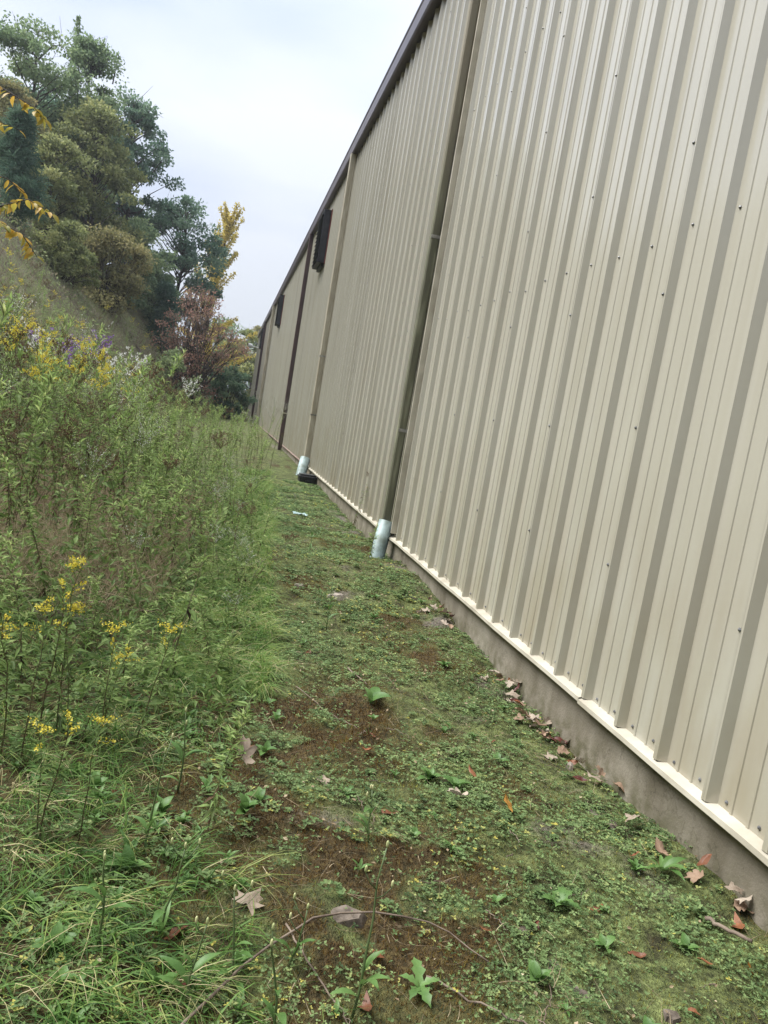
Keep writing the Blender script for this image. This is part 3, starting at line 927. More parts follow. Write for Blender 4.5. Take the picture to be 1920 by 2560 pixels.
tree('broadleaf_tree', 'yellowing tree beyond the far end of the warehouse', .9, 78, 7.8, 3.0, 'olive', 16, nclump=110, per=110, lsize=.25, cb=.06, group='trees beyond the warehouse')
tree('broadleaf_tree', 'hazy green tree farthest off behind the yellowing tree', -1.8, 105, 11.0, 4.6, 'mid', 18, nclump=100, per=110, lsize=.34, cb=.06, group='trees beyond the warehouse')
tree('broadleaf_tree', 'far tree with thin brownish top behind the warehouse end', 2.6, 98, 10.4, 3.8, 'tan', 19, nclump=90, per=110, lsize=.30, cb=.06, group='trees beyond the warehouse')
tree('broadleaf_tree', 'dark green tree deep in the wood behind the olive trees', -14.8, 58, 6.5, 3.6, 'dark', 22, nclump=100, per=120, lsize=.25, cb=.05, group=TG)
tree('broadleaf_tree', 'green tree in the depth of the wood below the spiky-topped tree', -10.8, 57, 6.5, 3.2, 'dark', 23, nclump=100, per=120, lsize=.24, cb=.05, group=TG)

# ------------------------------------------------------------------ field plants
M_STEM = mat_leaf('weed_stem', [(0, (.050, .030, .018)), (.5, (.085, .075, .030)), (1, (.110, .130, .050))], .0, .6)
M_WEED = mat_leaf('weed_leaf', [(0, (.078, .095, .030)), (.28, (.145, .215, .062)), (.65, (.255, .365, .115)), (1, (.450, .500, .200))], .48, .6, .25)  # palest stops paint in the top light on the upper leaves
M_WEED2 = mat_leaf('weed_leaf_bluish', [(0, (.060, .095, .026)), (.5, (.135, .205, .058)), (1, (.250, .330, .110))], .42, .6, .22)
M_DRY = mat_leaf('withered_leaf', [(0, (.035, .022, .014)), (.5, (.110, .068, .040)), (1, (.260, .180, .105))], .2, .8, .2)
M_GOLD = mat_leaf('goldenrod_flower', [(0, (.42, .34, .030)), (.5, (.64, .54, .06)), (1, (.76, .68, .18))], .3, .6, .2)
M_PURP = mat_leaf('purple_flower', [(0, (.16, .07, .26)), (1, (.34, .20, .48))], .3, .6, .2)
M_WHTF = mat_leaf('white_flower', [(0, (.50, .50, .46)), (1, (.78, .78, .74))], .3, .6, .2)

def weed_meshes(kind, h, seed):
    q = np.random.default_rng(seed)
    stem, fol, dry, flo = MB(), MB(), MB(), MB()
    t = np.linspace(0, 1, 7)
    lean = q.normal(0, .20, 2) * h
    wob = np.cumsum(q.normal(0, .022 * h, (7, 2)), 0) * t[:, None]
    S = np.stack([lean[0] * t ** 1.6 + wob[:, 0], lean[1] * t ** 1.6 + wob[:, 1], h * t], 1)
    rs = .0042 * (h / 1.2) ** .6
    stem.tube(S, rs * (1.15 - .8 * t), 4, np.clip(q.uniform(.1, .9), 0, 1))
    at = lambda tt: np.stack([np.interp(tt, t, S[:, i]) for i in range(3)], -1)
    def stem_leaves(n, lo, hi, l0, l1, wr, el0, el1, mbx, a0=.5, sa=.2):
        tt = np.sort(q.uniform(lo, hi, n))
        az = np.arange(n) * 2.4 + q.uniform(0, 6) + q.normal(0, .3, n)
        el = np.radians(el0 + (el1 - el0) * (tt - lo) / (hi - lo) + q.normal(0, 14, n))
        ax = np.stack([np.cos(az) * np.cos(el), np.sin(az) * np.cos(el), np.sin(el)], 1)
        ln = (l0 + (l1 - l0) * (tt - lo) / (hi - lo)) * q.uniform(.7, 1.25, n)
        leaves(mbx, at(tt), ax, ln, ln * wr * q.uniform(.8, 1.2, n), np.clip(a0 + (tt - .6) * .5 + q.normal(0, sa, n), 0, 1), q, .4)  # tone rises up the stem: light from above put into the leaf colour
    def plume(n, length, spread, mbx, cnt, sz, droop):
        for b in range(n):
            az = q.uniform(0, 2 * np.pi); t0 = q.uniform(.80, 1.0)
            p0 = at(np.array([t0]))[0]
            ln = length * q.uniform(.5, 1.1) * (1.25 - (t0 - .8) * 2)
            d = np.array([math.cos(az) * spread, math.sin(az) * spread, .75])
            d /= np.linalg.norm(d)
            ss = np.array([0, .4, .75, 1.0])
            pts = p0 + d * (ln * ss)[:, None] + np.array([0, 0, -droop * ln]) * (ss ** 2)[:, None]
            stem.tube(pts, [.0015, .0013, .001, .0008], 3, .8)
            s = q.uniform(.2, 1.05, cnt)
            P = np.stack([np.interp(s, ss, pts[:, i]) for i in range(3)], 1) + q.normal(0, .006, (cnt, 3)) + np.array([0, 0, .005])
            leaves(mbx, P, rand_dirs(cnt, .8, q), q.uniform(.7, 1.3, cnt) * sz, q.uniform(.6, 1.1, cnt) * sz, np.clip(q.normal(.5, .22, cnt), 0, 1), q, 1.0, DIA_V, DIA_F)
    if kind == 'leafy':
        stem_leaves(int(120 * h), .20, 1.0, .078, .055, .19, -35, 62, fol, .45, .27)
        for b in range(q.integers(4, 9)):      # side shoots
            t0 = q.uniform(.5, .9); p0 = at(np.array([t0]))[0]; az = q.uniform(0, 6.28); ln = q.uniform(.12, .3) * h
            p1 = p0 + np.array([math.cos(az) * .55, math.sin(az) * .55, .8]) * ln
            stem.tube([p0, (p0 + p1) / 2 + q.normal(0, .01, 3), p1], [.0022, .0018, .0012], 3, .8)
            m = 14; s = q.uniform(.2, 1, m); az2 = np.arange(m) * 2.4
            ax = np.stack([np.cos(az2), np.sin(az2), q.uniform(.1, 1.0, m)], 1)
            ln2 = q.uniform(.035, .065, m)
            leaves(fol, p0 + (p1 - p0) * s[:, None], ax, ln2, ln2 * .24, np.clip(q.normal(.6, .18, m), 0, 1), q, .4)
        stem_leaves(int(16 * h), .08, .5, .07, .06, .2, -75, -40, dry, .5)
    elif kind == 'gold':
        stem_leaves(int(70 * h), .15, .95, .08, .055, .2, -20, 50, fol, .4)
        plume(q.integers(6, 11), .13, .9, flo, 46, .010, .25)
    elif kind == 'goldlow':
        stem_leaves(int(95 * h), .1, .95, .065, .04, .2, -20, 50, fol, .4)
        plume(q.integers(3, 6), .075, 1.1, flo, 30, .008, .35)
    elif kind == 'seed':
        stem_leaves(int(40 * h), .2, .9, .06, .05, .2, -40, 40, fol, .3)
        stem_leaves(int(26 * h), .2, .9, .06, .05, .25, -60, 10, dry, .4)
        plume(q.integers(8, 14), .16, .8, dry, 34, .012, .0)
    elif kind == 'bare':
        stem_leaves(int(14 * h), .3, 1.0, .05, .04, .25, -85, -30, dry, .4)
        plume(q.integers(3, 7), .12, .7, dry, 12, .010, .0)
    elif kind == 'broad':
        stem_leaves(int(34 * h), .2, 1.0, .105, .065, .34, -30, 50, fol, .5)
        stem_leaves(int(8 * h), .1, .5, .10, .08, .3, -75, -40, dry, .3)
    elif kind == 'aster':
        stem_leaves(int(50 * h), .15, .9, .06, .04, .2, -20, 50, fol, .4)
        plume(9, .2, .9, flo, 20, .020, .0)
    elif kind == 'horse':
        stem_leaves(int(80 * h), .2, .9, .07, .04, .13, -10, 60, fol, .6)
        plume(14, .30, .55, flo, 16, .008, -.1)
    return stem, fol, dry, flo

W_LABEL = {}
weed_lib = {}
def weed_variant(kind, i):
    key = (kind, i)
    if key not in weed_lib:
        h = {'leafy': (.85, 1.0, 1.15, 1.3, .7, 1.4), 'gold': (.7, .95, 1.2, .8), 'goldlow': (.45, .5, .55, .6), 'seed': (.8, 1.0, 1.2), 'broad': (.6, .9, 1.2), 'aster': (1.0, .9), 'bare': (.8, 1.0, 1.2), 'horse': (1.1, 1.3)}[kind][i]
        st, fo, dr, fl_ = weed_meshes(kind, h, 1000 + hash_k[kind] * 50 + i)
        fm = {'leafy': M_WEED, 'gold': M_WEED2, 'goldlow': M_WEED2, 'bare': M_DRY, 'seed': M_WEED, 'broad': M_WEED2, 'aster': M_WEED2, 'horse': M_WEED}[kind]
        parts = []
        for nm, b, mt in (('stem', st, M_STEM), ('foliage', fo, fm), ('withered_leaves', dr, M_DRY), ('flower_head', fl_, None)):
            if b.n == 0: continue
            me = b.mesh(nm)
            me.materials.append(mt or {'gold': M_GOLD, 'goldlow': M_GOLD, 'horse': M_WHTF}.get(kind, M_PURP))
            parts.append((nm, me))
        weed_lib[key] = (parts, h, (st, fo, dr, fl_))
    return weed_lib[key]
hash_k = {'leafy': 1, 'gold': 2, 'seed': 3, 'broad': 4, 'aster': 5, 'horse': 6, 'goldlow': 7, 'bare': 8}
NV = {'leafy': 6, 'gold': 4, 'seed': 3, 'broad': 3, 'aster': 2, 'horse': 2, 'goldlow': 4, 'bare': 3}
def weed(kind, x, y, height, name, label, group, cat='plant', flower_mat=None, var=None, tilt=None):
    i = int(rng.integers(0, NV[kind])) if var is None else var
    parts, h, _ = weed_variant(kind, i)
    root = empty(name, gpt(x, y, -.01), float(rng.uniform(0, 6.28)))
    s = height / h
    root.scale = (s ** .5, s ** .5, s)
    root.rotation_euler[0] = tilt[0] if tilt else float(rng.normal(0, .06)); root.rotation_euler[1] = tilt[1] if tilt else float(rng.normal(0, .06))
    for nm, me in parts:
        if nm == 'flower_head' and flower_mat is not None:
            me = me.copy(); me.materials.clear(); me.materials.append(flower_mat)
        o = bpy.data.objects.new(nm, me)
        scene.collection.objects.link(o); o.parent = root
        if nm in ('foliage', 'withered_leaves', 'flower_head'): o['kind'] = 'stuff'
    return tag(root, label, cat, group)

def field_points(n, y0, y1, xmin=None, xmax=None, mind=.0, seed=0):
    """random spots left of the path, inside a wedge that is a little wider than the view"""
    q = np.random.default_rng(seed)
    out_ = []
    while len(out_) < n:
        y = q.uniform(y0, y1)
        lo = -.40 * y - .35 if xmin is None else xmin
        hi = float(path_left(y)) if xmax is None else xmax
        x = q.uniform(lo, hi)
        if mind and any((x - a) ** 2 + (y - b) ** 2 < mind * mind for a, b in out_[-150:]): continue
        out_.append((x, y))
    return out_
def hgt(x, y):
    """plants stand lower towards the path and the camera"""
    e = np.clip((path_left(y) - x) / 1.9, 0, 1)
    f = np.clip((y - 2.6) / 4.2, 0, 1)
    return .28 + 1.12 * e ** .8 * (.22 + .78 * f)
for (x, y) in field_points(26, 2.7, 4.7, seed=241, mind=.2) + field_points(140, 4.7, 12, seed=41, mind=.12):
    hw = float(hgt(x, y) * rng.choice([rng.uniform(.5, .8), rng.uniform(.75, 1.05), rng.uniform(.95, 1.3)]))
    where = 'at the thicket edge beside the mossy path' if x > path_left(y) - .55 else ('at the back of the thicket among the goldenrods' if y > 8 and x < -.9 else ('in front of the thicket by the long grass' if y < 5.2 else 'amid the thicket over the pale dead grass'))
    size = 'shoulder-high' if hw > 1.15 else ('waist-high' if hw > .75 else 'knee-high')
    weed('leafy', x, y, hw, 'tall_weed', size + ' narrow-leaved green weed ' + where, 'green weeds ' + where + ', ' + size)
for (x, y) in field_points(30, 11.5, 25, xmin=-.4, xmax=.95, seed=245, mind=.2):
    if x < path_left(y) - .05:
        weed('leafy', x, y, float(rng.uniform(.45, 1.15)), 'tall_weed', 'green weed growing where the path narrows towards the warehouse wall', 'green weeds by the narrow end of the path')
for (x, y) in field_points(80, 4.6, 13, seed=42, mind=.15):
    weed('seed', x, y, float(hgt(x, y) * rng.uniform(.7, 1.05)), 'seeding_weed', *(('weed with dark brown seed heads leaning towards the mossy path', 'brown seeding weeds towards the path') if x > path_left(y) - .9 else ('weed with dark brown seed heads deep in the thicket', 'brown seeding weeds deep in the thicket')))
for (x, y) in field_points(34, 6.0, 14, seed=43, mind=.15):
    if x < -.9:
        weed('gold', x, y, float(hgt(x, y) * rng.uniform(.9, 1.15)), 'goldenrod', 'tall goldenrod with yellow plumes at the back of the weed thicket', 'goldenrods at the back of the thicket')
for (x, y) in field_points(46, 10.5, 20, seed=143, mind=.15):
    if x < -2.3:
        weed('gold', x, y, float(rng.uniform(1.1, 1.5)), 'goldenrod', 'tall goldenrod with yellow plumes at the back of the weed thicket', 'goldenrods at the back of the thicket')
for (x, y) in field_points(26, 3.4, 8, seed=44, mind=.25):
    weed('broad', x, y, float(hgt(x, y) * rng.uniform(.8, 1.1)), 'broadleaf_weed', *(('broad-leaved drooping weed at the front of the thicket', 'broad-leaved weeds at the front of the thicket') if y < 5.5 else ('broad-leaved drooping weed within the thicket', 'broad-leaved weeds within the thicket')))
for (x, y, h) in ((-1.95, 10.6, 1.45), (-2.05, 10.9, 1.5), (-1.8, 10.4, 1.4), (-1.9, 11.2, 1.5)):
    weed('aster', x, y, h, 'purple_aster', 'purple-flowered aster above the goldenrods', 'purple asters', flower_mat=M_PURP)
for (x, y, h) in ((-1.45, 10.2, 1.45), (-1.38, 10.5, 1.4), (-2.3, 9.8, 1.4), (-.9, 13.5, 1.4)):
    weed('aster', x, y, h, 'white_aster', 'white-flowered aster beside the goldenrods', 'white asters', flower_mat=M_WHTF)
for (x, y, h) in ((.85, 15.0, 1.35), (1.05, 15.6, 1.25), (.70, 14.2, 1.2), (.95, 17.2, 1.4), (.55, 13.0, 1.05), (1.1, 18.5, 1.3)):
    weed('horse', x, y, h, 'horseweed', 'tall wispy horseweed with pale seed tops beside the warehouse wall', 'horseweeds near the wall')
for (x, y) in field_points(34, 4.2, 10, seed=341, mind=.2):
    weed('horse', x, y, float(hgt(x, y) * rng.uniform(.7, 1.15)), 'horseweed', 'wispy thin-stemmed weed with pale tops in the thicket', 'wispy weeds in the thicket')
for (x, y) in field_points(22, 3.6, 9, seed=342, mind=.25):
    weed('bare', x, y, float(hgt(x, y) * rng.uniform(.6, 1.1)), 'dead_stalk', 'bare brown dead stalk bent over among the weeds', 'dead stalks in the thicket', tilt=(float(rng.normal(0, .3)), float(rng.normal(0, .3))))
# goldenrods standing low in the grass near the camera
for (x, y, h) in ((-0.33, 2.12, 0.42), (-0.23, 2.11, 0.4), (-0.34, 2.12, 0.36), (-0.5, 2.62, 0.55), (-0.26, 2.67, 0.52), (-0.15, 2.78, 0.5), (-0.39, 2.82, 0.52), (-0.48, 2.81, 0.62), (-0.43, 2.83, 0.68), (-0.27, 2.8, 0.42), (-0.34, 2.8, 0.4), (-0.57, 2.64, 0.55)):
    weed('goldlow', x, y, h, 'goldenrod', *(('short goldenrod with yellow flowers standing in the green grass', 'short goldenrods in the grass') if y < 2.4 else ('low goldenrod with yellow flowers in front of the dead grass', 'low goldenrods before the dead grass')))
# single taller stems in the grass
weed('broad', -.08, 3.52, .85, 'broadleaf_weed', 'upright leafy weed standing alone in front of the thicket', None, var=1, tilt=(.02, .08))
weed('leafy', .12, 2.2, .40, 'tall_weed', 'short narrow-leaved weed at the edge of the grass by the brown moss', None, var=4)
weed('leafy', .42, 6.2, .55, 'tall_weed', 'short bushy weed leaning over the mossy path', None, var=2)
weed('leafy', 1.52, 7.05, .42, 'tall_weed', 'small green weed growing against the nearer drain pipe', None, var=1)
weed('seed', 1.62, 20.9, .55, 'dead_weed', 'dry brown weed leaning on the wall near the brown downspout', None, var=1)
weed('seed', 1.60, 8.6, .75, 'dead_weed', 'bare dead weed stalk against the wall beyond the algae-covered downspout', None, var=0)

# the far, uncountable rest of the thicket
far = {'stem': MB(), 'fol': MB(), 'dry': MB(), 'flo': MB()}
q = np.random.default_rng(77)
for (x, y) in field_points(520, 11.0, 46, seed=46):
    if x < x_foot(y) - 3.5: continue
    kind = 'gold' if (x < -2.6 and q.uniform() < .35) else ('seed' if q.uniform() < .30 else 'leafy')
    _, h, (st, fo, dr, fl_) = weed_variant(kind, int(q.integers(0, NV[kind])))
    s = float(hgt(x, y)) * q.uniform(.6, 1.0) / h
    if y > 26: s *= .8
    an = q.uniform(0, 6.28); c, sn = math.cos(an), math.sin(an)
    Rm = np.array([[c, -sn, 0], [sn, c, 0], [0, 0, 1]]) * s
    base = np.array(gpt(x, y, -.01))
    for key, b in (('stem', st), ('fol', fo), ('dry', dr), ('flo', fl_)):
        for Vv, Ff, Aa, n0 in zip(b.V, b.F, b.A, np.cumsum([0] + [len(v) for v in b.V[:-1]])):
            far[key].add(Vv @ Rm.T + base, Ff - n0, Aa)
thick = far['fol'].build('weed_thicket', M_WEED)
tag(thick, 'far thicket of tangled green and brown weeds along the bank', 'weeds', kind='stuff')
for key, nm, mt in (('stem', 'stems', M_STEM), ('dry', 'withered_leaves', M_DRY), ('flo', 'flower_heads', M_GOLD)):
    if far[key].n: tag(far[key].build(nm, mt, thick), kind='stuff')

# low leafy undergrowth between the weeds
ug = MB(); q = np.random.default_rng(78)
P = np.array(field_points(20000, 3.0, 14, seed=47))
e = np.clip((path_left(P[:, 1]) - P[:, 0]) / 1.0, 0, 1)
zt = q.uniform(0, 1, len(P)) ** 1.3 * (.10 + .50 * e * np.clip((P[:, 1] - 2.5) / 3, .15, 1))
P3 = np.stack([P[:, 0], P[:, 1], gz(P[:, 0], P[:, 1]) + zt], 1)
ln = q.uniform(.035, .085, len(P))
leaves(ug, P3, rand_dirs(len(P), .1, q) * np.array([1, 1, .6]), ln, ln * q.uniform(.18, .40, len(P)), np.clip(q.normal(.38, .22, len(P)), 0, 1), q, .6)
tag(ug.build('undergrowth', M_WEED2), 'low leafy undergrowth between the tall weeds', 'undergrowth', kind='stuff')

# ------------------------------------------------------------------ grasses
M_GRASS = mat_leaf('green_grass', [(0, (.024, .056, .013)), (.30, (.072, .155, .032)), (.58, (.165, .285, .068)), (.80, (.320, .370, .105)), (1, (.540, .470, .270))], .40, .55, .25)
M_STRAW = mat_leaf('straw', [(0, (.150, .100, .060)), (.5, (.330, .250, .155)), (1, (.560, .470, .320))], .25, .7, .2)
q = np.random.default_rng(79)
g = MB()
nt0 = 3900
T0 = np.array(field_points(nt0, 1.05, 6.8, seed=51))
den = fbm(T0[:, 0], T0[:, 1], 2.4, 61)
edge = np.clip((path_left(T0[:, 1]) + (den - .5) * .55 - T0[:, 0]) / .2, 0, 1)
T1 = np.stack([np.zeros(2200), 3.5 + 11 * q.uniform(0, 1, 2200) ** 1.4], 1)
T1[:, 0] = path_left(T1[:, 1]) + .08 - .55 * q.uniform(0, 1, 2200) ** 1.3
T0 = T0[q.uniform(0, 1, nt0) < edge * np.clip((den - .30) * 4.5, .05, 1)]
T2 = np.stack([q.uniform(-2.6, -.7, 1300), q.uniform(.6, 5, 1300)], 1)
T2 = T2[T2[:, 0] < -.38 * T2[:, 1] - .3]
T0 = np.concatenate([T0, T2])
n_edge = len(T0)
T0 = np.concatenate([T0, T1])
az0 = np.pi * (.9 + 1.6 * fbm(T0[:, 0], T0[:, 1], .8, 63))       # tufts lie over in swathes
for i, (x, y) in enumerate(T0):
    m = int(q.integers(5, 18))
    c_ = q.choice([0, 0, 1, 1, 2])                     # fine fescue, broad blade, half-dead
    px_, py_ = x + q.normal(0, .018, m), y + q.normal(0, .018, m)
    P3 = np.stack([px_, py_, gz(px_, py_) - .005], 1)
    L0 = (q.uniform(.08, .30) if c_ != 1 else q.uniform(.08, .22)) * np.clip(.45 + y * .16, .6, 1.1)
    wd = {0: (.0010, .0024), 1: (.0030, .0065), 2: (.0012, .0030)}[c_]
    tone = {0: .28, 1: .38, 2: .80}[c_] + q.normal(0, .13) + (.16 if i >= n_edge and c_ < 2 else 0)
    lean_ = np.array([math.cos(az0[i]), math.sin(az0[i])])
    tv, tf = blade_template(4, q.uniform(.7, 1.9))
    a_ = az0[i] + q.normal(0, .75, m)
    fwd = np.stack([np.cos(a_), np.sin(a_), np.zeros(m)], 1)
    up = unit(np.stack([lean_[0] * .45 + q.normal(0, .28, m), lean_[1] * .45 + q.normal(0, .28, m), np.ones(m)], 1))
    side = unit(np.cross(fwd, up)); fwd = np.cross(up, side)
    ln = L0 * q.uniform(.5, 1.2, m); w_ = q.uniform(*wd, m)
    g.scatter(tv, tf, np.stack([side * w_[:, None], fwd * ln[:, None], up * ln[:, None]], axis=2), P3, np.clip(tone + q.normal(0, .14, m), 0, 1))
# thin grass out on the path
P = np.stack([q.uniform(.1, 1.72, 2600), q.uniform(1.1, 9, 2600)], 1)
cl = fbm(P[:, 0], P[:, 1], 5.0, 67)
P = P[cl > .60]; n = len(P)
P3 = np.stack([P[:, 0], P[:, 1], gz(P[:, 0], P[:, 1]) - .004], 1)
blades(g, P3, q.uniform(.03, .12, n), q.uniform(.0009, .0022, n), .4, 1.6, np.clip(q.normal(.5, .2, n), 0, 1), q, .4)
tag(g.build('long_grass', M_GRASS), 'long green grass lying over beside the mossy path', 'grass', kind='stuff')
# straw: dead stems among the weeds, fallen bits on the path
s_ = MB()
P = np.array(field_points(26000, 4.3, 10, seed=52))
P = P[P[:, 0] < path_left(P[:, 1]) - .35 - .5 * vnoise(P[:, 0], P[:, 1], 3.0, 4)]
c = np.exp(-((P[:, 0] + .23 * P[:, 1] - .35) / .95) ** 2) + .22
P = P[q.uniform(0, 1, len(P)) < c]; n = len(P)
P3 = np.stack([P[:, 0], P[:, 1], gz(P[:, 0], P[:, 1]) - .005], 1)
blades(s_, P3, q.uniform(.15, .60, n), q.uniform(.0010, .0026, n), .3, 1.9, np.clip(q.normal(.5, .24, n), 0, 1), q, .38)
tag(s_.build('dead_grass', M_STRAW), 'pale dead grass standing under the weeds', 'dead grass', kind='stuff')
h_ = MB()
n = 26000
yb = q.uniform(16, 62, n); xb = x_foot(yb) + 1.0 - 8.5 * q.uniform(0, 1, n)
cl = fbm(xb, yb, .55, 71); kp = q.uniform(0, 1, n) < np.clip((cl - .3) * 3, .1, 1)
xb, yb = xb[kp], yb[kp]; n = len(xb)
P3 = np.stack([xb, yb, gz(xb, yb) - .02], 1)
blades(h_, P3, q.uniform(.2, .7, n) * (.5 + cl[kp]), q.uniform(.010, .030, n), .4, 1.6, np.clip(.40 + (fbm(xb, yb, .30, 72) - .5) * 1.6 + q.normal(0, .2, n), 0, 1), q, .45)
for i in range(1500):
    ty = q.uniform(18, 60); tx = float(x_foot(ty)) + .8 - 8 * q.uniform()
    m = int(q.integers(8, 18)); px_ = tx + q.normal(0, .10, m); py_ = ty + q.normal(0, .10, m)
    tn = q.choice([.15, .35, .45, .7, .95])
    blades(h_, np.stack([px_, py_, gz(px_, py_) - .02], 1), q.uniform(.3, .8, m) * q.uniform(.5, 1.1), q.uniform(.008, .022, m), .4, 1.3, np.clip(tn + q.normal(0, .12, m), 0, 1), q, .4, 2)
n = 16000
yb = q.uniform(16, 60, n); xb = x_foot(yb) + .8 - 8 * q.uniform(0, 1, n)
cl = fbm(xb, yb, .45, 75); kp = cl > .54
xb, yb = xb[kp], yb[kp]; n = len(xb)
leaves(h_, np.stack([xb, yb, gz(xb, yb) + q.uniform(0, .5, n) * (cl[kp] - .5) * 6], 1), rand_dirs(n, .1, q), q.uniform(.08, .2, n), q.uniform(.05, .1, n), np.clip(q.normal(.72, .25, n), 0, 1), q, 1.0, DIA_V, DIA_F)
M_BANK = mat_leaf('bank_grass', [(0, (.120, .095, .062)), (.35, (.270, .230, .155)), (.6, (.235, .255, .125)), (1, (.270, .330, .140))], .35, .8, .2)
tag(h_.build('bank_grass', M_BANK), 'thin brown and green grass on the steep bank', 'grass', kind='stuff')

# ------------------------------------------------------------------ ground cover on the path
M_CLOV = mat_leaf('creeping_leaf', [(0, (.048, .080, .030)), (.45, (.135, .205, .076)), (.8, (.240, .325, .130)), (.93, (.330, .370, .140)), (1, (.52, .46, .10))], .38, .6, .2)
q = np.random.default_rng(80)
n0 = 170000
yy = 1.05 + 12.5 * q.uniform(0, 1, n0) ** 2.0
xx = q.uniform(-.75, 1.79, n0)
bm = brown_mask(xx, yy); br = bare_mask(xx, yy)
pat = fbm(xx, yy, 4.2, 82)
prob = (1 - .86 * bm) * (1 - .9 * br) * np.clip(.06 + (pat - .40) * 4.2, .03, 1) * np.clip((xx - path_left(yy) + .35) / .3, .55 * np.clip((5 - yy) / 2, 0, 1) + .1, 1)
kp = q.uniform(0, 1, n0) < prob
xx, yy = xx[kp], yy[kp]; n = len(xx)
dist = np.hypot(yy, 1.3)
sz = q.uniform(.0038, .0095, n) * (.75 + .17 * dist)
up = q.uniform(0, .022, n)
# rooted clumps of larger leaves
nc = 1700
cy = 1.1 + 8 * q.uniform(0, 1, nc) ** 1.7; cx = q.uniform(-.7, 1.76, nc)
cp = (fbm(cx, cy, 2.2, 84) > .44) & (q.uniform(0, 1, nc) > bare_mask(cx, cy)) & (q.uniform(0, 1, nc) > .6 * brown_mask(cx, cy) * (cx > path_left(cy)))
cx, cy = cx[cp], cy[cp]
rep_ = q.integers(8, 22, len(cx)); rad = np.repeat(q.uniform(.012, .045, len(cx)), rep_)
th = q.uniform(0, 6.28, len(rad)); rd = np.sqrt(q.uniform(0, 1, len(rad))) * rad
kx = np.repeat(cx, rep_) + np.cos(th) * rd; ky = np.repeat(cy, rep_) + np.sin(th) * rd
ok = kx < 1.78; kx, ky, rd, rad = kx[ok], ky[ok], rd[ok], rad[ok]
xx = np.concatenate([xx, kx]); yy = np.concatenate([yy, ky]); n = len(xx)
sz = np.concatenate([sz, np.repeat(q.uniform(.006, .014, len(cx)), rep_)[ok] * q.uniform(.7, 1.2, len(kx)) * (.8 + .1 * ky)])
up = np.concatenate([up, .004 + (1 - (rd / rad) ** 2) * rad * .7])
P3 = np.stack([xx, yy, gz(xx, yy) + up + .002], 1)
cv = MB()
az = q.uniform(0, 6.28, n)
yel = np.clip(q.normal(.46, .2, n) + (fbm(xx, yy, 3.0, 89) - .5) * .5, 0, .9)
yel = np.where(q.uniform(0, 1, n) < .008 + .16 * np.clip((fbm(xx, yy, 1.6, 85) - .57) * 6, 0, 1), q.uniform(.93, 1, n), yel)
for kq in range(3):
    aa = az + kq * 2.1 + q.normal(0, .2, n)
    ax = np.stack([np.cos(aa), np.sin(aa), q.uniform(-.1, .6, n)], 1)
    sel = slice(None) if kq < 2 else (q.uniform(0, 1, n) < .6)
    leaves(cv, P3[sel], ax[sel], sz[sel] * 1.15, sz[sel] * .95, yel[sel], q, .35, DIA_V, DIA_F)
tag(cv.build('creeping_groundcover', M_CLOV), 'tiny-leaved creeping plants covering the path', 'ground cover', kind='stuff')
# moss fuzz
M_MOSS = mat_leaf('moss_fuzz', [(0, (.030, .017, .008)), (.22, (.110, .060, .020)), (.45, (.175, .115, .034)), (.62, (.165, .140, .036)), (.82, (.175, .190, .042)), (1, (.260, .280, .065))], .25, .9, .1)
n = 190000
yy = 1.05 + 8 * q.uniform(0, 1, n) ** 1.8; xx = q.uniform(-.1, 1.79, n)
bm = brown_mask(xx, yy); br = bare_mask(xx, yy)
kp = q.uniform(0, 1, n) < np.clip(.45 + bm, 0, 1) * (1 - .85 * br)
xx, yy, bm = xx[kp], yy[kp], bm[kp]; n = len(xx)
P3 = np.stack([xx, yy, gz(xx, yy) - .002], 1)
tri_v = np.array([(-.5, 0, 0), (.5, 0, 0), (0, .35, 1)]); tri_f = np.array([(0, 1, 2)])
az = q.uniform(0, 6.28, n); upv = unit(np.stack([q.normal(0, .55, n), q.normal(0, .55, n), np.ones(n)], 1))
fw = np.stack([np.cos(az), np.sin(az), np.zeros(n)], 1); sd = unit(np.cross(fw, upv)); fw = np.cross(upv, sd)
ln = q.uniform(.006, .018, n) * (.8 + bm * (.3 + 1.6 * np.clip(fbm(xx, yy, 8.0, 86, 2) - .35, 0, 1))); wd = q.uniform(.0012, .003, n) * (.8 + .2 * yy)
Mm = np.stack([sd * wd[:, None], fw * ln[:, None], upv * ln[:, None]], axis=2)
mo = MB(); mo.scatter(tri_v, tri_f, Mm, P3, np.clip(.74 - .50 * bm + q.normal(0, .17, n) + (fbm(xx, yy, 6, 87) - .5) * .5, 0, 1))
tag(mo.build('moss', M_MOSS), 'brown and olive moss carpeting the path', 'moss', kind='stuff')
# dry stalk litter on the path
lt = MB()
n = 7000
yy = 1.05 + 7 * q.uniform(0, 1, n) ** 1.5; xx = q.uniform(0, 1.77, n)
kp = q.uniform(0, 1, n) < np.clip((fbm(xx, yy, 2.4, 88) - .42) * 5 + .12, 0, 1)
xx, yy = xx[kp], yy[kp]; n = len(xx)
P3 = np.stack([xx, yy, gz(xx, yy) + q.uniform(.008, .025, n)], 1)
az = q.uniform(0, 6.28, n)
blades(lt, P3, q.uniform(.03, .12, n), q.uniform(.0008, .0017, n), .3, 1.2, np.clip(q.normal(.55, .25, n), 0, 1), q, 3.0)
n = 2600
yy = 1.05 + 8 * q.uniform(0, 1, n) ** 1.6; xx = q.uniform(-.1, 1.78, n)
kp = q.uniform(0, 1, n) < np.clip((fbm(xx, yy, 2.0, 90) - .35) * 3 + .5 * (xx > 1.6), .1, 1)
xx, yy = xx[kp], yy[kp]; n = len(xx)
sz_ = q.uniform(.004, .014, n) * (.8 + .1 * yy)
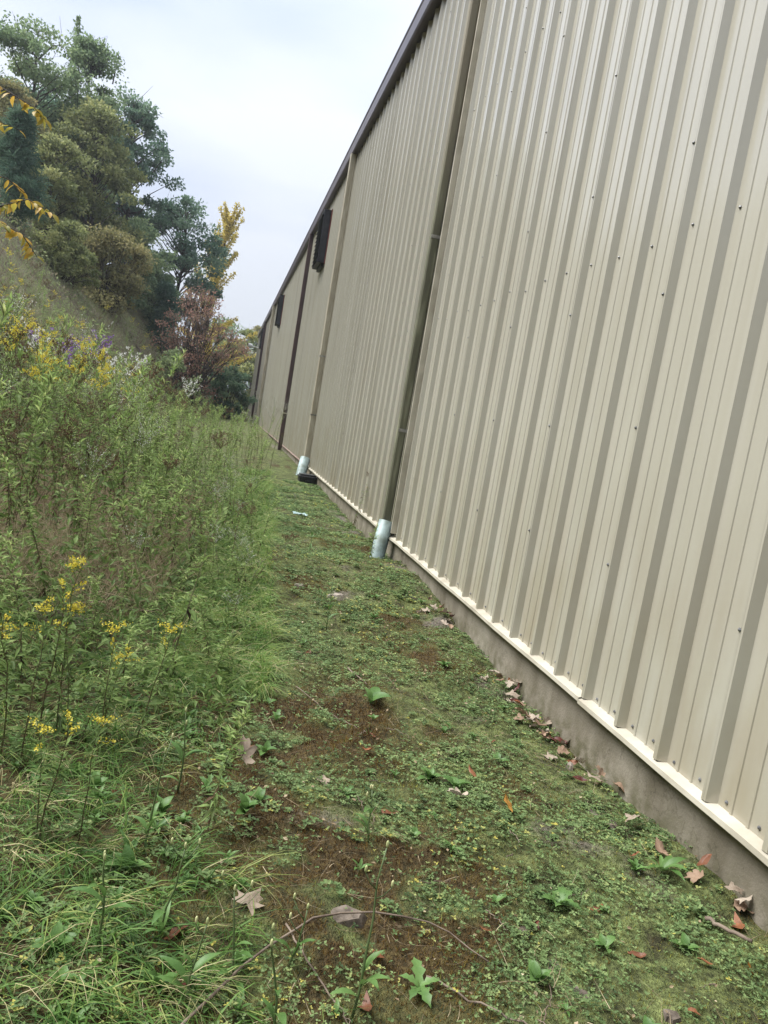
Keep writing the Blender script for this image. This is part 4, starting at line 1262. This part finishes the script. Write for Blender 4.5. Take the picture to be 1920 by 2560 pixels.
leaves(lt, np.stack([xx, yy, gz(xx, yy) + q.uniform(.006, .022, n)], 1), rand_dirs(n, 0, q) * np.array([1, 1, .35]), sz_ * 1.4, sz_, np.clip(q.normal(.35, .35, n), 0, 1), q, .5, DIA_V, DIA_F)
tag(lt.build('straw_litter', M_STRAW), 'dry stalk bits scattered over the moss', 'litter', kind='stuff')

# ------------------------------------------------------------------ rosettes and single plants on the path: every leaf a part
def broad_leaf_mesh(name, lobes, w, seed, bend=1.0):
    q = np.random.default_rng(seed)
    n = 7
    V, F = [], []
    for i in range(n + 1):
        t = i / n
        ww = w * math.sin(math.pi * min(1, t * .96 + .04) ** .8) * (.75 + .45 * t)
        if lobes: ww *= (1.0 if i % 2 else .55)
        z = (.16 * math.sin(t * 2.6) - .14 * t * t) * bend
        V += [(-ww, t + q.normal(0, .01), z + ww * .35), (0, t, z), (ww, t + q.normal(0, .01), z + ww * .35)]
    for i in range(n):
        b = 3 * i
        for (p, q2) in ((0, 1), (1, 2)):
            F += [(b + p, b + q2, b + 3 + q2), (b + p, b + 3 + q2, b + 3 + p)]
    mb = MB(); mb.add(V, F, .5)
    return mb.mesh(name, True)
def mat_obj_leaf(name, c1, c2, transl=.3, rough=.45):
    m, t = new_mat(name)
    k = t.links.new
    o = node(t, 'ShaderNodeOutputMaterial'); p = node(t, 'ShaderNodeBsdfPrincipled'); p.inputs['Roughness'].default_value = rough
    p.inputs['Specular IOR Level'].default_value = .35
    oi = node(t, 'ShaderNodeObjectInfo'); tcn = node(t, 'ShaderNodeTexCoord')
    nz = node(t, 'ShaderNodeTexNoise'); nz.inputs['Scale'].default_value = 5; nz.inputs['Detail'].default_value = 5
    k(tcn.outputs['Object'], nz.inputs['Vector'])
    ad = node(t, 'ShaderNodeMath', operation='MULTIPLY_ADD'); ad.inputs[1].default_value = .55; k(oi.outputs['Random'], ad.inputs[0])
    s = node(t, 'ShaderNodeMath', operation='MULTIPLY_ADD'); s.inputs[1].default_value = .9; s.inputs[2].default_value = -.22; k(nz.outputs['Fac'], s.inputs[0]); k(s.outputs[0], ad.inputs[2])
    r = ramp(t, [(.0, c1), (1.0, c2)]); k(ad.outputs[0], r.inputs['Fac'])
    tr = node(t, 'ShaderNodeBsdfTranslucent'); mixs = node(t, 'ShaderNodeMixShader'); mixs.inputs[0].default_value = transl
    k(r.outputs['Color'], p.inputs['Base Color']); k(r.outputs['Color'], tr.inputs['Color'])
    k(p.outputs[0], mixs.inputs[1]); k(tr.outputs[0], mixs.inputs[2]); k(mixs.outputs[0], o.inputs['Surface'])
    return m
M_ROS = mat_obj_leaf('rosette_leaf', (.055, .125, .028), (.150, .260, .075))
LEAF_MESH = {'lobed': [broad_leaf_mesh('leaf', True, .24, s) for s in (1, 2)], 'oval': [broad_leaf_mesh('leaf', False, .26, s) for s in (3, 4)], 'narrow': [broad_leaf_mesh('leaf', False, .13, s) for s in (5, 6)]}
for ms in LEAF_MESH.values():
    for me in ms: me.materials.append(M_ROS)
M_CROWNROOT = mat_plain('plant_base', (.06, .07, .03), (.10, .11, .05), 10, .7)
def rosette(x, y, kind, size, n, label, group, name='rosette_weed', el=(8, 40), seed=None):
    q = np.random.default_rng(int(x * 1000 + y * 77) % 99991)
    root = empty(name, gpt(x, y, .0))
    mb = MB(); mb.tube([(0, 0, -.01), (0, 0, .006)], [.005, .003], 5)
    link('root_crown', mb.mesh('root_crown'), M_CROWNROOT, root)
    for i in range(n):
        o = bpy.data.objects.new('leaf', LEAF_MESH[kind][i % 2])
        scene.collection.objects.link(o); o.parent = root
        s = size * q.uniform(.65, 1.15)
        o.scale = (s, s, s)
        o.location = (0, 0, .004 + i * .0008)
        o.rotation_euler = (R(q.uniform(*el)), R(q.normal(0, 8)), i * 2.4 + q.normal(0, .25))
    return tag(root, label, 'plant', group)
rosette(1.15, 1.93, 'lobed', .075, 9, 'jagged dandelion rosette in the open moss near two brown leaves', None, 'dandelion')
rosette(.97, 2.72, 'oval', .06, 18, 'dense clump of oval bright green leaves on the brown moss', None, 'plantain_clump', (10, 55))
rosette(1.06, 2.66, 'oval', .07, 9, 'smaller oval-leaved clump touching the dense green clump', None, 'plantain_clump', (10, 50))
rosette(.87, 3.46, 'oval', .10, 4, 'dock plant with one large upright leaf on the path', None, 'dock_plant', (25, 65))
rosette(.64, 1.60, 'lobed', .075, 5, 'spiny lobed thistle seedling beside the long fallen twig', None, 'thistle', (8, 28))
rosette(1.60, 2.10, 'narrow', .10, 8, 'long-leaved dandelion growing close to the foundation', None, 'dandelion', (12, 40))
rosette(.96, 1.63, 'oval', .055, 6, 'upright pale seedling with spoon-shaped leaves', None, 'seedling', (30, 60))
q = np.random.default_rng(91)
cnt = 0
spots = []
while cnt < 64:
    y = 1.3 + 7 * q.uniform() ** 1.7; x = q.uniform(-.15, 1.68)
    if any((x - a) ** 2 + (y - b) ** 2 < .012 for a, b in spots): continue
    spots.append((x, y)); kind = ['lobed', 'oval', 'narrow', 'oval'][cnt % 4]
    lab = {'lobed': 'small jagged-leaved rosette growing in the moss of the path', 'oval': 'small round-leaved seedling growing in the moss of the path', 'narrow': 'small narrow-leaved rosette growing in the moss of the path'}[kind]
    rosette(x, y, kind, q.uniform(.022, .058), int(q.integers(4, 9)), lab, {'lobed': 'jagged rosettes', 'oval': 'round-leaved seedlings', 'narrow': 'narrow-leaved rosettes'}[kind], {'lobed': 'rosette_weed', 'oval': 'seedling', 'narrow': 'narrow_rosette'}[kind], (10, 50))
    cnt += 1
# leafy forbs in the near grass, each leaf a part
for i, (x, y) in enumerate(field_points(96, 1.2, 3.6, seed=58, mind=.07)):
    rosette(x, y, ['oval', 'narrow'][i % 2], float(rng.uniform(.028, .07)), int(rng.integers(6, 12)), ['oval-leaved forb growing among the long grass blades', 'narrow-leaved forb growing among the long grass blades'][i % 2], ['oval-leaved forbs in the grass', 'narrow-leaved forbs in the grass'][i % 2], ['broadleaf_forb', 'narrowleaf_forb'][i % 2], (20, 70))

# thin bolting stems with pale buds in the foreground
M_BUD = mat_plain('pale_bud', (.30, .34, .14), (.52, .50, .26), 30, .6)
M_GSTEM = mat_plain('green_stalk', (.060, .090, .030), (.105, .145, .055), 15, .5)
def bolting(x, y, h, label, group, lean=(0, 0)):
    q = np.random.default_rng(int(abs(x) * 991 + y * 313))
    root = empty('bolting_weed', gpt(x, y, -.01))
    t = np.linspace(0, 1, 6)
    S = np.stack([lean[0] * t + np.cumsum(q.normal(0, .004, 6)), lean[1] * t + np.cumsum(q.normal(0, .004, 6)), h * t], 1)
    mb = MB(); mb.tube(S, .0035 * (1.1 - .6 * t), 5)
    tips = [S[-1]]
    for b in range(q.integers(1, 3)):
        t0 = q.uniform(.62, .95); p0 = np.array([np.interp(t0, t, S[:, i]) for i in range(3)])
        az = q.uniform(0, 6.28); e = p0 + np.array([math.cos(az) * .035, math.sin(az) * .035, .045])
        mb.tube([p0, (p0 + e) / 2 + np.array([0, 0, -.006]), e], [.0016, .0014, .0012], 4); tips.append(e)
    link('stem', mb.mesh('stem', True), M_GSTEM, root)
    for tp_ in tips:
        mb = MB(); mb.tube([tp_, tp_ + (0, 0, .005), tp_ + (0, 0, .013), tp_ + (0, 0, .017)], [.0018, .0034, .0030, .0012], 6)
        link('bud', mb.mesh('bud', True), M_BUD, root)
    for i in range(4):
        t0 = q.uniform(.05, .6); p0 = np.array([np.interp(t0, t, S[:, j]) for j in range(3)])
        o = bpy.data.objects.new('leaf', LEAF_MESH['narrow'][i % 2]); scene.collection.objects.link(o); o.parent = root
        s = q.uniform(.05, .10); o.scale = (s, s, s); o.location = p0; o.rotation_euler = (R(q.uniform(15, 55)), 0, q.uniform(0, 6.28))
    return tag(root, label, 'plant', group)
bolting(.46, 1.50, .40, 'tall thin green stalk with buds rising from the moss by the flat stone', None, (.03, .06))
for (x, y, h) in ((.28, 1.46, .27), (.20, 1.62, .22), (.02, 1.75, .26), (-.05, 2.1, .32), (.33, 1.66, .15), (.10, 1.55, .20), (-.12, 1.7, .24), (.62, 2.2, .16), (.02, 2.45, .30)):
    bolting(x, y, h, 'thin stalk with pale buds rising from the near grass', 'budding stalks in the near grass', (float(rng.normal(0, .02)), float(rng.normal(0, .02))))
bolting(.80, 4.6, .34, 'lone thin stalk standing in the middle of the path beyond the sticks', None)
bolting(.95, 7.0, .30, 'thin branching stalk on the path short of the pale litter', None)

# ------------------------------------------------------------------ fallen leaves
LOBED = [(0, 0), (.06, .12), (.20, .10), (.33, .16), (.34, .25), (.25, .31), (.36, .38), (.42, .50), (.36, .58), (.24, .57), (.27, .70), (.21, .80), (.10, .80), (.02, .97), (-.09, .82), (-.20, .78), (-.25, .66), (-.23, .55), (-.36, .56), (-.43, .46), (-.35, .36), (-.24, .30), (-.31, .22), (-.28, .13), (-.16, .10), (-.05, .12)]
OVAL = [(0, 0), (.10, .10), (.19, .28), (.23, .48), (.19, .70), (.09, .90), (0, 1.0), (-.10, .88), (-.20, .68), (-.22, .46), (-.18, .26), (-.08, .08)]
def dead_leaf_mesh(outline, curl, seed):
    q = np.random.default_rng(seed)
    n = len(outline)
    fold, tip, tw = q.uniform(-.2, .9) * curl, q.uniform(.2, 1.3) * curl, q.normal(0, .5)
    sxx, torn = q.uniform(.75, 1.1), q.integers(0, n)
    def bend(x, y):
        z = fold * abs(x) + tip * (y - .4) ** 2 + tw * x * (y - .5) + .05 * math.sin(x * 11 + seed) + .05 * math.sin(y * 9 + seed * 2)
        return (x * (1 - .3 * abs(fold)), y, z)
    V = [bend(0, .45)]
    for i, (x, y) in enumerate(outline):
        j = 1 + q.normal(0, .07)
        if min(abs(i - torn), n - abs(i - torn)) < 2: j *= .55
        V.append(bend(x * sxx * j, .45 + (y - .45) * j))
    V += [bend(v[0] * .5, .45 + (v[1] - .45) * .5) for v in V[1:]]
    F = []
    for i in range(n):
        j = (i + 1) % n
        F += [(1 + i, 1 + j, 1 + n + j), (1 + i, 1 + n + j, 1 + n + i), (0, 1 + n + i, 1 + n + j)]
    mb = MB(); mb.add(V, F)
    return mb.mesh('fallen_leaf', True)
M_LPALE = mat_obj_leaf('pale_dead_leaf', (.19, .140, .098), (.46, .390, .31), .15, .8)
M_LBRN = mat_obj_leaf('brown_dead_leaf', (.085, .032, .016), (.27, .105, .045), .15, .5)
M_LRED = mat_obj_leaf('dark_red_dead_leaf', (.045, .012, .010), (.13, .035, .022), .1, .45)
M_LTAN = mat_obj_leaf('tan_dead_leaf', (.16, .095, .060), (.36, .25, .17), .15, .75)
M_LORG = mat_obj_leaf('orange_dead_leaf', (.24, .09, .02), (.46, .24, .05), .2, .5)
DL = {}
for nm, ol, mt in (('pale', LOBED, M_LPALE), ('brown', OVAL, M_LBRN), ('red', OVAL, M_LRED), ('orange', OVAL, M_LORG), ('lobedbrown', LOBED, M_LTAN)):
    DL[nm] = []
    for s in range(8):
        me = dead_leaf_mesh(ol, (.25, .5, .8, .35, .9, .6, .45, .7)[s], 300 + s + len(DL) * 10); me.materials.append(mt); DL[nm].append(me)
def fallen(x, y, kind, size, label, group=None, var=None, rot=None, dz=.012, tilt=None):
    q = np.random.default_rng(int(x * 7919 + y * 104729) % 2 ** 31)
    v = int(q.integers(0, 8)) if var is None else var
    o = bpy.data.objects.new('fallen_leaf', DL[kind][v]); scene.collection.objects.link(o)
    o.location = gpt(x, y, dz); o.scale = (size, size, size)
    o.rotation_euler = tilt or (R(q.normal(0, 10)), R(q.normal(0, 12)), q.uniform(0, 6.28) if rot is None else rot)
    return tag(o, label, 'leaf', group)
fallen(.21, 1.82, 'pale', .105, 'large pale lobed leaf lying beside the near grass', None, 0, -.6, .02)
fallen(1.08, 2.55, 'pale', .10, 'pale crumpled leaf on the open moss below the green clump', None, 2, 1.3, .016)
fallen(.25, 2.63, 'pale', .13, 'pale torn leaf hanging in the grass edge', None, 2, .3, .035, (R(38), R(10), .4))
fallen(.56, 2.64, 'pale', .07, 'small pale leaf on the brown moss', None, 1, 2.0)
fallen(1.20, 2.44, 'orange', .065, 'yellow and brown leaf standing in the moss', None, 1, .3, .02, (R(40), 0, .4))
fallen(.09, 1.78, 'brown', .075, 'glossy rust-brown leaf by the large pale leaf', None, 0, 1.9, .02)
fallen(.40, 1.30, 'pale', .07, 'pale curled leaf close to the near twig', None, 1)
for (x, y) in ((.78, 3.03), (.78, 2.78), (1.20, 2.74), (.88, 1.75), (.51, 1.58), (1.31, 1.91), (1.05, 1.88), (1.10, 1.85), (1.32, 1.70), (.58, 1.68), (.62, 1.60), (1.52, 2.2), (1.45, 1.75), (.30, 2.9), (.45, 3.3), (.70, 2.45), (.62, 4.2), (1.25, 4.0), (1.0, 4.4), (1.35, 3.1), (.95, 2.25), (.05, 1.62), (.16, 1.58), (.25, 1.52), (-.15, 2.4), (1.05, 5.2), (1.3, 5.6), (1.38, 1.52), (.72, 1.45), (1.58, 1.66)):
    fallen(x + float(rng.normal(0, .02)), y + float(rng.normal(0, .03)), ['brown', 'brown', 'red', 'brown', 'orange'][int(rng.integers(0, 5))], float(rng.uniform(.04, .075)), 'small rust-brown fallen leaf lying on the mossy path', 'small brown leaves on the path')
# drift of dry leaves against the foundation
for i in range(62):
    y = float(rng.choice([1.9, 3.25, 3.4, 3.7, 4.0, 2.9, 5.2]) + rng.normal(0, .16)); x = 1.72 + float(rng.normal(0, .035))
    fallen(min(x, 1.765), y, ['pale', 'pale', 'lobedbrown', 'brown', 'red'][int(rng.integers(0, 5))], float(rng.uniform(.055, .10)), 'dry curled leaf in the drift against the foundation', 'dry leaves along the foundation', dz=float(rng.uniform(.012, .05)),
           tilt=(float(rng.normal(0, .28)), float(rng.normal(0, .28)), float(rng.uniform(0, 6.28))))

# ------------------------------------------------------------------ twigs, stones, litter
M_TWIG = mat_plain('grey_brown_twig', (.085, .060, .045), (.210, .165, .125), 12, .8, .3, .3, 60)
def stick(pts, r0, r1, name, label, group=None, dz=.018):
    P = np.array([gpt(x, y, dz) for x, y in pts])
    ss = np.linspace(0, 1, len(P)); fine = np.linspace(0, 1, 14)
    Q = np.stack([np.interp(fine, ss, P[:, i]) for i in range(3)], 1)
    Q[:, 2] = np.convolve(np.pad(Q[:, 2], 2, 'edge'), np.ones(5) / 5, 'valid')
    Q += rng.normal(0, .0025, Q.shape)
    base = Q[0].copy()
    mb = MB(); mb.tube(Q - base, r0 + (r1 - r0) * fine, 6)
    o = link(name, mb.mesh(name, True), M_TWIG, None, base)
    return tag(o, label, 'twig', group)
stick([(.04, 1.40), (.16, 1.56), (.30, 1.72), (.43, 1.81), (.63, 1.84), (.76, 1.79), (.84, 1.66)], .0042, .0016, 'twig', 'long thin grey twig curving across the near moss', None, .03)
stick([(.83, 3.92), (.89, 3.66)], .004, .003, 'twig', 'short straight stick on the moss beyond the dock plant', None)
stick([(.33, 1.78), (.40, 1.60), (.45, 1.48)], .0028, .0016, 'twig', 'thin brown stalk crossing under the long twig', None)
stick([(.52, 3.6), (.66, 3.28), (.74, 3.1)], .0024, .0014, 'twig', 'pair of thin bent stalks on the brown moss', None)
stick([(.66, 1.62), (.80, 1.50), (.90, 1.44)], .003, .002, 'twig', 'thin twig lying beside the thistle seedling', None)
stick([(1.60, 1.86), (1.66, 1.74)], .007, .006, 'twig', 'pale bare stick lying near the foundation leaves', None, .02)
for i in range(16):
    x, y = float(rng.uniform(.2, 1.6)), float(rng.uniform(1.3, 4.5)); a = float(rng.uniform(0, 6.28)); l = float(rng.uniform(.05, .14))
    stick([(x, y), (x + l * math.cos(a) * .5 + .01, y + l * math.sin(a) * .5), (x + l * math.cos(a), y + l * math.sin(a))], .0016, .001, 'twig', 'short thin dry stalk lying on the mossy path', 'dry stalks on the path')
for (p_, lab) in ((((-6.9, 54.0), (-5.6, 52.5), (-4.4, 51.5)), 'fallen bare trunk lying down the bank below the dark oak'), (((-5.2, 41.5), (-4.5, 40.2), (-4.1, 39.6)), 'thin fallen branch on the bank under the yellow-olive bush')):
    P = np.array([gpt(x, y, .12) for x, y in p_]); fine = np.linspace(0, 1, 8)
    Q = np.stack([np.interp(fine, np.linspace(0, 1, 3), P[:, i]) for i in range(3)], 1) + rng.normal(0, .04, (8, 3)); b0 = Q[0].copy()
    mb = MB(); mb.tube(Q - b0, .085 - .055 * fine, 6)
    tag(link('fallen_log', mb.mesh('fallen_log', True), M_TWIG, None, b0), lab, 'log')
M_STONE = mat_plain('flat_stone', (.055, .043, .032), (.165, .135, .108), 30, .85, .3, .5, 50)
M_WOOD = mat_plain('weathered_wood_chip', (.20, .17, .14), (.40, .35, .29), 10, .8, .3, .4, 40)
def slab(x, y, sx_, sy_, h, name, label, mat, cat, rot=0.0, seed=0, group=None):
    q = np.random.default_rng(400 + seed)
    n = 13
    an = np.arange(n) * 2 * np.pi / n + q.normal(0, .15, n)
    rr = q.uniform(.75, 1.1, n)
    top = [(sx_ * rr[i] * .72 * math.cos(an[i]), sy_ * rr[i] * .72 * math.sin(an[i]), h * q.uniform(.6, 1.1)) for i in range(n)]
    bot = [(sx_ * rr[i] * math.cos(an[i]), sy_ * rr[i] * math.sin(an[i]), -.02) for i in range(n)]
    V = top + bot + [(0, 0, h * 1.1)]
    F = []
    for i in range(n):
        j = (i + 1) % n
        F += [(2 * n, i, j), (i, n + i, n + j), (i, n + j, j)]
    mb = MB(); mb.add(V, F)
    o = link(name, mb.mesh(name, False), mat, None, gpt(x, y, .0)); o.rotation_euler = (q.normal(0, .06), q.normal(0, .06), rot)
    return tag(o, label, cat, group)
slab(.49, 1.85, .075, .05, .010, 'stone', 'flat pinkish-grey stone sunk in the moss by the long twig', M_STONE, 'stone', .3, 1)
slab(.96, 5.36, .085, .05, .028, 'bark_chip', 'pale flat piece of wood lying on the path', M_WOOD, 'wood chip', .2, 2)
slab(.71, 5.55, .055, .03, .022, 'bark_chip', 'small pale chip of wood at the edge of the grass', M_WOOD, 'wood chip', .5, 3)
slab(1.70, 2.98, .05, .022, .026, 'bark_chip', 'grey strip of bark against the foundation leaves', M_WOOD, 'wood chip', 1.2, 4)
for i, (x, y) in enumerate(((1.0, 1.83), (1.05, 1.72), (1.08, 1.62), (1.26, 1.50), (1.62, 2.45), (1.60, 2.55), (1.55, 5.0), (1.58, 5.3), (1.62, 5.6), (1.50, 4.7), (1.58, 2.30), (1.65, 6.0))):
    slab(x, y, .028 + .012 * (i % 3), .024 + .006 * (i % 2), .007, 'stone', 'small flat tan stone showing through the moss', M_STONE, 'stone', i * 1.1, 10 + i, 'small tan stones in the moss')
M_LIT = mat_plain('pale_blue_plastic', (.22, .32, .31), (.36, .46, .45), 12, .4)
mb = MB(); gxx, gyy = np.meshgrid(np.linspace(-.09, .09, 8), np.linspace(-.05, .05, 6), indexing='ij')
qq = np.random.default_rng(5); zz = .02 + qq.normal(0, .010, gxx.shape)
ii = np.arange(48).reshape(8, 6)
Fq = np.stack([ii[:-1, :-1], ii[1:, :-1], ii[1:, 1:], ii[:-1, 1:]], -1).reshape(-1, 4)
mb.add(np.stack([gxx + qq.normal(0, .006, gxx.shape), gyy, zz], -1).reshape(-1, 3), np.concatenate([Fq[:, :3], Fq[:, [0, 2, 3]]]))
tag(link('plastic_scrap', mb.mesh('plastic_scrap', True), M_LIT, None, gpt(1.12, 9.8, .0)), 'crumpled pale blue plastic scrap on the far path', 'litter')

# ------------------------------------------------------------------ sapling whose branches hang into view: every leaf a part
M_SAPL = mat_obj_leaf('autumn_sapling_leaf', (.150, .240, .045), (.66, .370, .070), .45, .45)
M_SAPB = mat_plain('dark_sapling_bark', (.020, .014, .012), (.055, .040, .032), 20, .8)
sx0, sy0 = -1.75, 3.45
sz0 = float(gz(sx0, sy0))
sap = empty('sapling', (sx0, sy0, sz0 - .05))
tag(sap, 'sapling with drooping yellow and orange leaves reaching over the weeds', 'tree')
def rel(p): return np.array(p) - np.array([sx0, sy0, sz0 - .05])
mb = MB(); tr_pts = np.array([(0, 0, 0), (.02, .0, .8), (.08, -.02, 1.6), (.16, -.05, 2.3), (.2, -.05, 2.9)])
mb.tube(tr_pts, [.016, .014, .011, .008, .004], 6)
link('trunk', mb.mesh('trunk', True), M_SAPB, sap)
sap_leaf = [broad_leaf_mesh('leaf', False, .17, 20, .45), broad_leaf_mesh('leaf', False, .21, 21, .6)]
for me in sap_leaf: me.materials.append(M_SAPL)
q = np.random.default_rng(95)
def branch(start, pts, n):
    P = np.array([start] + [rel(p) for p in pts])
    mb = MB(); ss = np.linspace(0, 1, len(P)); mb.tube(P, .0042 - .003 * ss, 5)
    b = link('branch', mb.mesh('branch', True), M_SAPB, sap)
    for i in range(n):
        s = .35 + .65 * (i + .5) / n
        p = np.array([np.interp(s, ss, P[:, k]) for k in range(3)])
        o = bpy.data.objects.new('leaf', sap_leaf[i % 2]); scene.collection.objects.link(o); o.parent = b
        z = q.uniform(.034, .060); o.scale = (z, z, z); o.location = p
        o.rotation_euler = (R(q.uniform(-80, -25)), R(q.normal(0, 30)), q.uniform(0, 6.28))
branch(tr_pts[3], [(-1.25, 3.35, 2.34), (-.98, 3.3, 2.33), (-.85, 3.28, 2.28), (-.80, 3.26, 2.24)], 24)
branch(tr_pts[3], [(-1.2, 3.2, 2.22), (-1.0, 3.2, 2.19), (-.86, 3.18, 2.16)], 16)
branch(tr_pts[2], [(-1.2, 3.4, 1.90), (-.94, 3.3, 1.90), (-.84, 3.3, 1.95), (-.74, 3.28, 1.91)], 26)
branch(tr_pts[2], [(-1.2, 3.25, 1.80), (-.93, 3.2, 1.84), (-.82, 3.2, 1.80), (-.76, 3.2, 1.73)], 28)
branch(tr_pts[2], [(-1.2, 3.4, 2.05), (-.95, 3.4, 2.03), (-.88, 3.4, 1.99)], 12)

# ------------------------------------------------------------------ the damp air
hz = MB(); hz.box(float(gxs[0]) - 20, float(gxs[-1]) + 20, float(gys[0]) - 20, float(gys[-1]) + 20, float(GZ.min()) - 1.5, 46)
m, t = new_mat('damp_air')
o_ = node(t, 'ShaderNodeOutputMaterial'); pv = node(t, 'ShaderNodeVolumePrincipled')
pv.inputs['Color'].default_value = (.86, .91, 1.0, 1); pv.inputs['Density'].default_value = .0006; pv.inputs['Anisotropy'].default_value = .3
t.links.new(pv.outputs[0], o_.inputs['Volume'])
tag(hz.build('haze', m), 'thin damp haze in the air', 'haze', kind='stuff')
